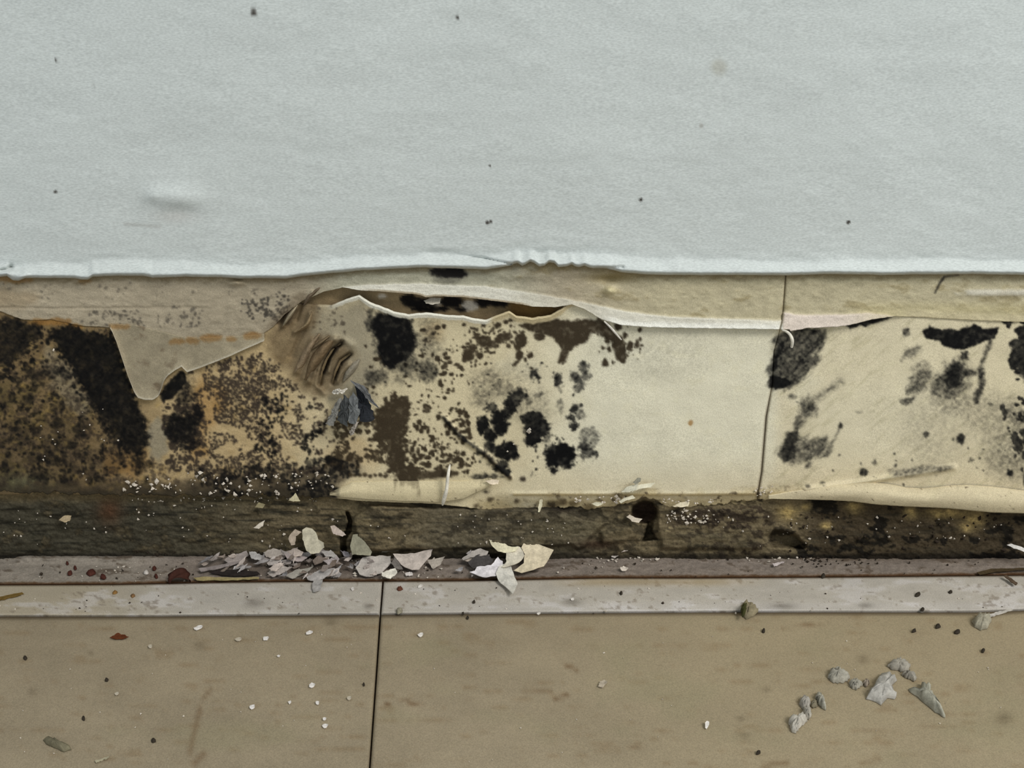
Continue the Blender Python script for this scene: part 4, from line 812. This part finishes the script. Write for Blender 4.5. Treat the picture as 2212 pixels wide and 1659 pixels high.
# floor specks: single white flakes on the tiles
def chip(x, y, w_, h_, label, col=(222, 216, 208), z=ZT, rot=-.3, name='paint_chip', cat='chip', group=None, dome=0, tilt=3, seed=None):
    c, s = math.cos(rot), math.sin(rot); rg = random.Random(int(x * 3 + y)); n = 9
    pts = []
    for i in range(n):
        t = 2 * math.pi * i / n; k = rg.uniform(.75, 1.15); a, b = w_ / 2 * k * math.cos(t), h_ / 2 * k * math.sin(t); pts.append((x + a * c - b * s, y + a * s + b * c))
    if dome:
        return tag(slab(name, pts, floorplace(z + .0001), (0, 0, 1), .0002, dome=dome, rag=dome * .2, col=col, seed=int(x), jag=.4, n=12), label, cat, group)
    return flake(pts, label, col, z, tilt, 0, .0003, group, name, cat, jag=.3)
GW = 'white chips scattered on the left tile'
for x, y, a, b, lab in [(428,1357,19,8,'white winged chip on the left tile near the border strip'),(515,1382,15,7,'faint white chip on the left tile, left of the two near the joint row'),(575,1380,13,8,'bright white chip in the row of chips below the border strip'),(669,1367,16,7,'slim bright chip of that row nearest the tile joint'),(674,1481,13,10,'largest round white chip midway down the left tile'),(686,1519,9,8,'white chip just below the largest round chip'),(545,1528,13,9,'lone white chip left of the round chips on the left tile'),(626,1518,7,6,'tiny pale chip between the lone chip and the round chips'),(701,1554,9,6,'small white chip, upper of the lowest pair by the joint'),(703,1569,13,8,'white chip, lower of the lowest pair by the joint'),(253,1499,10,6,'faint pale chip in the middle of the left tile'),(325,1397,9,8,'dim pale chip right of the red-brown scrap'),(602,1418,7,4,'tiny pinkish chip below the row near the joint'),(755,1509,10,8,'dull chip close left of the joint line')]:
    chip(x, y, a, b, lab, group=GW, col=(222, 216, 210) if 'faint' not in lab and 'dim' not in lab and 'dull' not in lab else (184, 174, 156))
flake([(205,1646),(220,1640),(236,1635),(236,1638),(222,1643),(208,1649)], 'pale sliver on the left tile at the bottom of the view', (172,164,138), ZT, 2)
chip(909, 1372, 13, 9, 'white chip on the right tile just right of the joint', group='pale chips on the right tile')
flake([(1292,1484),(1296,1474),(1306,1470),(1312,1476),(1302,1486)], 'translucent pale square chip in the middle of the right tile', (172,160,142), ZT, 2, group='pale chips on the right tile')
chip(1527, 1566, 10, 18, 'white upright chip left of the grey plaster lumps', z=ZT, rot=.2, tilt=25, group='pale chips on the right tile')
chip(862, 1322, 15, 11, 'grey-green pellet on the tile gap right of the joint', (142, 136, 118), dome=.0022, name='plaster_pellet', cat='pellet')
chip(1237, 1295, 8, 5, 'white grain on the border strip right of the leaf-shaped flake', group='chips on the border strip')
chip(908, 1267, 11, 5, 'white chip at the upper edge of the border strip', group='chips on the border strip')
chip(762, 1273, 8, 7, 'pale grain on the border strip left of its joint', (206, 200, 194), group='chips on the border strip')
chip(1164, 1326, 9, 4, 'white chip in the gap between border strip and right tile', group='chips on the border strip')
# dark and red-brown scraps
flake([(238,1380),(248,1374),(256,1368),(262,1372),(270,1372),(279,1380),(262,1382)], 'red-brown wooden scrap on the left tile', (92,50,28), ZT, 12, 0, .001, name='wood_scrap', cat='scrap')
GD = 'dark grains scattered on the tiles'
for x, y, a, b, lab in [(55,1423,9,8,'dark grain at the far left of the left tile'),(231,1470,8,6,'dark grain below the red-brown scrap'),(181,1553,8,8,'greenish dark grain low on the left tile'),(332,1601,10,8,'dark grain low in the middle of the left tile'),(1010,1336,6,6,'dark grain at the top of the right tile'),(1024,1302,7,5,'dark grain on the border strip left of the leaf-shaped flake'),(1342,1283,7,6,'dark grain high on the border strip, right half'),(1982,1286,14,9,'larger dark pellet on the border strip at right'),(2053,1280,9,7,'smaller dark pellet on the border strip at right'),(2026,1354,13,9,'dark grain, middle of three on the right tile below the border'),(2067,1366,13,9,'dark grain, right of three on the right tile below the border'),(1974,1364,11,6,'dark grain, left of three on the right tile below the border'),(2123,1407,9,8,'reddish dark grain at the right of the right tile'),(1649,1364,8,8,'dark grain on the right tile below the mossy tuft'),(1992,1318,10,7,'dark grain in the gap below the border strip at right'),(1638,1627,11,7,'dark grain at the bottom of the right tile'),(1778,1245,11,9,'dark grain on the mortar edge right of centre'),(786,1480,5,5,'tiny dark grain close left of the joint line'),(1000,1327,7,4,'dark grain in the gap below the border strip, centre')]:
    chip(x, y, a, b, lab, (56, 50, 42), dome=.0011, name='dark_grain', cat='grain', group=GD)
GR = 'red-brown crumbs on the mortar at left'
for x, y, a, b, lab in [(197,1239,20,11,'red-brown crumb, larger of the pair on the mortar at left'),(223,1247,14,10,'dark red crumb, right of the pair on the mortar at left'),(152,1240,12,8,'brown crumb, leftmost on the mortar'),(334,1230,9,7,'dark red crumb above another left of the rusty curl'),(338,1247,8,8,'dark red crumb nearest the rusty curl'),(163,1229,7,6,'small dark crumb above the leftmost brown crumb'),(146,1219,6,4,'tiny red crumb high on the mortar at left')]:
    chip(x, y, a, b, lab, (74, 42, 34), z=ZM + .0004, dome=.0016, name='rust_crumb', cat='crumb', group=GR)
chip(864, 1273, 14, 8, 'red-brown crumb on the border strip right of its joint', (92, 56, 42), dome=.0014, name='rust_crumb', cat='crumb')
chip(249, 1281, 12, 7, 'orange-brown grain on the border strip at left', (128, 96, 54), dome=.001, name='rust_crumb', cat='crumb')
chip(287, 1288, 10, 7, 'brown grain on the border strip right of the orange-brown one', (120, 92, 62), dome=.001, name='rust_crumb', cat='crumb')
chip(316, 1238, 12, 8, 'pale grain on the mortar between the red crumbs', (192, 184, 176), z=ZM + .0004, dome=.0014, name='plaster_pellet', cat='pellet')
# rusty curl of bark: a bent shell open to the front
def shell(px, py, z, w_, h_, depth, col, label, name='rusty_curl', cat='curl'):
    c = on_floor(px, py, z); s = .43 / 2000
    n, mrows = 18, 7; P = np.zeros((mrows, n, 3))
    for i, v in enumerate(np.linspace(-1, 1, mrows)):
        for j, a in enumerate(np.linspace(-.15 * math.pi, 1.15 * math.pi, n)):
            r = 1 + .12 * math.sin(a * 3 + v * 4)
            P[i, j] = (w_ * .5 * r * math.cos(a), depth * v * .5, h_ * .5 * r * (math.sin(a) + .45))
    C_ = np.zeros(P.shape); o = obj(name, sheet_mesh(name, P, C_, .0005, back=(0, .0, -1)), M_flake); o.location = c; o.rotation_euler = (.35, 0, .3)
    o.color = (*lin(col), 1); return tag(o, label, cat)
shell(388, 1252, ZM + .0012, .0098, .0075, .0055, (66, 40, 32), 'dark red-brown curled scrap sitting on the mortar left of the heap')
# dark slivers and the pale stick in front of the heap's left end
flake([(452,1238),(480,1232),(520,1232),(556,1236),(562,1243),(530,1246),(480,1244)], 'long dark splinter lying under the left end of the heap', (44,38,36), ZM + .0005, 6, 0, .0004, name='wood_splinter', cat='splinter')
flake([(418,1250),(440,1247),(500,1249),(560,1248),(560,1252),(500,1254),(425,1255)], 'pale thin stick lying along the mortar edge', (150,136,96), ZM + .0008, 4, 0, .0002, name='wood_splinter', cat='splinter')
flake([(428,1230),(470,1222),(520,1212),(522,1217),(476,1228),(434,1236)], 'grey slanted splinter resting on the left end of the heap', (140,130,126), ZM + .0016, 10, 0, .0003, name='wood_splinter', cat='splinter')
flake([(-12,1293),(20,1286),(48,1281),(52,1284),(26,1291),(-8,1300)], 'olive-brown splinter on the border strip at the left border', (110,88,46), ZT, 3, 0, .0003, name='wood_splinter', cat='splinter')
flake([(2168,1246),(2174,1244),(2186,1252),(2198,1262),(2194,1266),(2182,1257)], 'dark twig lying across the border strip at right', (84,70,56), ZT + .0012, 3, 0, .0003, name='twig', cat='twig')
flake([(2110,1238),(2140,1230),(2212,1228),(2240,1226),(2240,1230),(2150,1236),(2116,1243)], 'dark thin twig along the mortar at the right border', (70,58,40), ZM + .0008, 3, 0, .0003, name='twig', cat='twig')

# grey plaster lumps on the right tile
i5 = tr(1472, 1230, 2.989)
GL = 'grey plaster lumps on the right tile'
def lump(pts, label, col=(160, 155, 142), h=.0034, group=GL):
    p = i5(pts); o = slab('plaster_lump', p, floorplace(ZT), (0, 0, 1), .0003, dome=h, rag=h * .26, col=col, seed=int(p[0][0]), jag=1.9, n=30)
    return tag(o, label, 'plaster lump', group)
lump([(945,700),(960,660),(1020,650),(1060,680),(1090,705),(1050,735),(985,735)], 'oval grey lump at the left of the upper arc of lumps')
lump([(1080,735),(1130,720),(1170,750),(1130,780),(1085,760)], 'smaller grey lump right of the oval one', h=.0024)
lump([(1172,735),(1192,715),(1212,730),(1205,755),(1180,760)], 'tiny pink-grey lump beside the big middle lump', (150,138,124), .0016)
lump([(1190,840),(1220,790),(1255,735),(1290,690),(1370,680),(1390,720),(1340,775),(1390,825),(1375,840),(1330,830),(1290,880),(1260,860)], 'big hooked grey lump in the middle of the arc', (172,168,160), .0044)
lump([(1325,630),(1360,600),(1430,590),(1480,630),(1460,660),(1440,665),(1370,650)], 'flat grey lump at the top of the arc', (156,150,138), .003)
lump([(1420,680),(1470,668),(1520,705),(1500,725),(1450,705)], 'narrow grey lump just below the topmost one', (152,146,134), .0026)
lump([(1465,780),(1500,790),(1545,800),(1545,745),(1590,750),(1610,800),(1640,860),(1705,962),(1640,925),(1560,860)], 'long tapering grey lump at the right of the arc', (160,157,142), .0042)
lump([(765,850),(795,830),(832,870),(825,900),(790,905),(765,880)], 'upper left lump of the lower chain', (166,160,150), .003)
lump([(860,830),(885,800),(912,830),(930,880),(930,910),(895,885)], 'thin upright lump at the right of the lower chain', (164,160,146), .003)
lump([(785,905),(825,905),(838,935),(825,975),(790,960)], 'middle lump of the lower chain', (168,162,150), .003)
lump([(690,985),(705,958),(740,978),(780,945),(812,980),(765,1020),(740,1062),(715,1055),(700,1020)], 'pale branching lump at the lower end of the chain', (186,180,168), .0036)
lump([(830,880),(862,850),(880,885),(850,900)], 'small dim lump between the chain and the thin upright lump', (132,124,104), .0018)
lump([(1875,340),(1915,300),(1990,310),(2000,345),(1980,375),(1935,398),(1890,372)], 'round grey lump near the border strip at right', (158,152,134), .0038, None)
flake(i5([(1970,300),(2040,278),(2130,258),(2140,266),(2060,290),(1990,312)]), 'whitish scrap lying on the tile gap at the right border', (190,184,176), ZT + .0004, 2)
# crumbly grey clump on the left tile: body with grains
cl = tag(slab('plaster_lump', [(93,1600),(100,1595),(118,1598),(130,1606),(152,1614),(154,1620),(138,1625),(118,1616),(100,1608)], floorplace(ZT), (0, 0, 1), .0002, dome=.0022, rag=.0006, col=(112,106,86), seed=4, n=22), 'crumbly grey-green clump low on the left tile', 'plaster lump')
# mossy tuft on the gap
o = tag(slab('moss_tuft', [(1600,1308),(1610,1302),(1622,1306),(1632,1312),(1638,1322),(1628,1332),(1612,1338),(1604,1330)], floorplace(ZT), (0, 0, 1), .0002, dome=.0030, rag=.0012, col=(136,126,102), seed=8, n=22), 'mossy grey-green tuft on the gap between border strip and right tile', 'moss')
slab('moss_sprig', [(1600,1318),(1606,1306),(1614,1303),(1612,1316),(1608,1330),(1603,1334)], floorplace(ZT + .003), (0, 0, 1), .0002, dome=.0018, rag=.0006, col=(62,62,34), seed=9, n=12, parent=None)
sp_ = bpy.data.objects['moss_sprig']; sp_.parent = o; sp_.location = sp_.location - o.location; sp_['label'] = 'dark green sprig'

# ---- crumbs too small and too many to count
def crumbs(name, spots, col, label, seed):
    rg = np.random.RandomState(seed); V = []; Fc = []
    for kind, x0, x1, y0, y1, n, r0, r1 in spots:
        for _ in range(n):
            x, y = rg.uniform(x0, x1), rg.uniform(y0, y1); r = (r0 + (r1 - r0) * rg.rand() ** 2) * .43 / 2100 * 1.1
            if kind == 'L': c = on_wall(x, y, float(seg_depth(np.array([x]), np.array([y]))[0]) + r * .3)
            elif kind == 'P': c = on_wall(x, y, .0030 + r * .3)
            elif kind == 'M': c = on_floor(x, y, ZM + .0004 + r * .4)
            else: c = on_floor(x, y, ZT + r * .3)
            b = len(V); s = rg.uniform(.6, 1.3, 6) * r; q = rg.uniform(-.4, .4, (6, 3)) * r
            for k, dv in enumerate([(1,0,0),(-1,0,0),(0,1,0),(0,-1,0),(0,0,1),(0,0,-1)]): V.append(c + np.array(dv) * s[k] + q[k])
            Fc += [(b+a, b+d_, b+e) for a, d_, e in [(0,2,4),(2,1,4),(1,3,4),(3,0,4),(2,0,5),(1,2,5),(3,1,5),(0,3,5)]]
    me = raw_mesh(name, np.array(V), np.array(Fc), smooth=False); o = obj(name, me, M_flake); o.color = (*lin(col), 1)
    return tag(o, label, 'crumbs', kind='stuff')
crumbs('plaster_crumbs', [('P',260,400,1035,1066,30,2,6),('P',400,720,1020,1068,90,1.6,5.5),('L',270,720,1074,1086,40,1.6,4),('L',0,520,1090,1180,40,1.5,3.5),('P',80,260,880,1040,16,1.5,3),('L',560,900,1090,1190,26,1.5,3.5),
  ('L',980,1240,1112,1180,30,1.5,4),('P',1240,1350,1072,1086,26,2,5),('L',1440,1560,1100,1130,44,2,5),('P',1430,1560,1078,1088,20,2,5),('P',1630,1670,1050,1072,16,1.6,4),('L',1560,2200,1115,1180,46,1.5,4),('P',30,290,750,800,3,2,4),
  ('M',1270,1440,1192,1212,34,2,5),('M',1440,1600,1186,1200,40,2,5),('M',1600,1760,1190,1214,36,1.5,4),('M',520,980,1200,1250,90,1.6,4.5),('M',60,420,1208,1256,24,1.5,3.5),('M',1180,1320,1190,1240,12,1.5,4),
  ('F',0,2200,1266,1325,40,1.2,2.8),('F',0,810,1345,1650,26,1.0,2.2),('F',830,2200,1345,1650,30,1.0,2.0),('P',1085,1110,940,980,3,2,3.5),('P',1140,1150,925,935,2,3,5)],
  (200, 190, 176), 'scattered pale plaster crumbs along the ledge, mortar and tiles', 3)
crumbs('dark_crumbs', [('M',0,2200,1198,1250,90,1.5,4),('M',1700,1900,1190,1225,60,2,5),('L',1700,2200,1110,1190,60,2,6),('F',0,2200,1266,1328,40,1.2,3),('L',280,620,1190,1202,40,2,4)], (52, 44, 36), 'dark dirt crumbs strewn over the mortar and the foot of the ledge', 6)
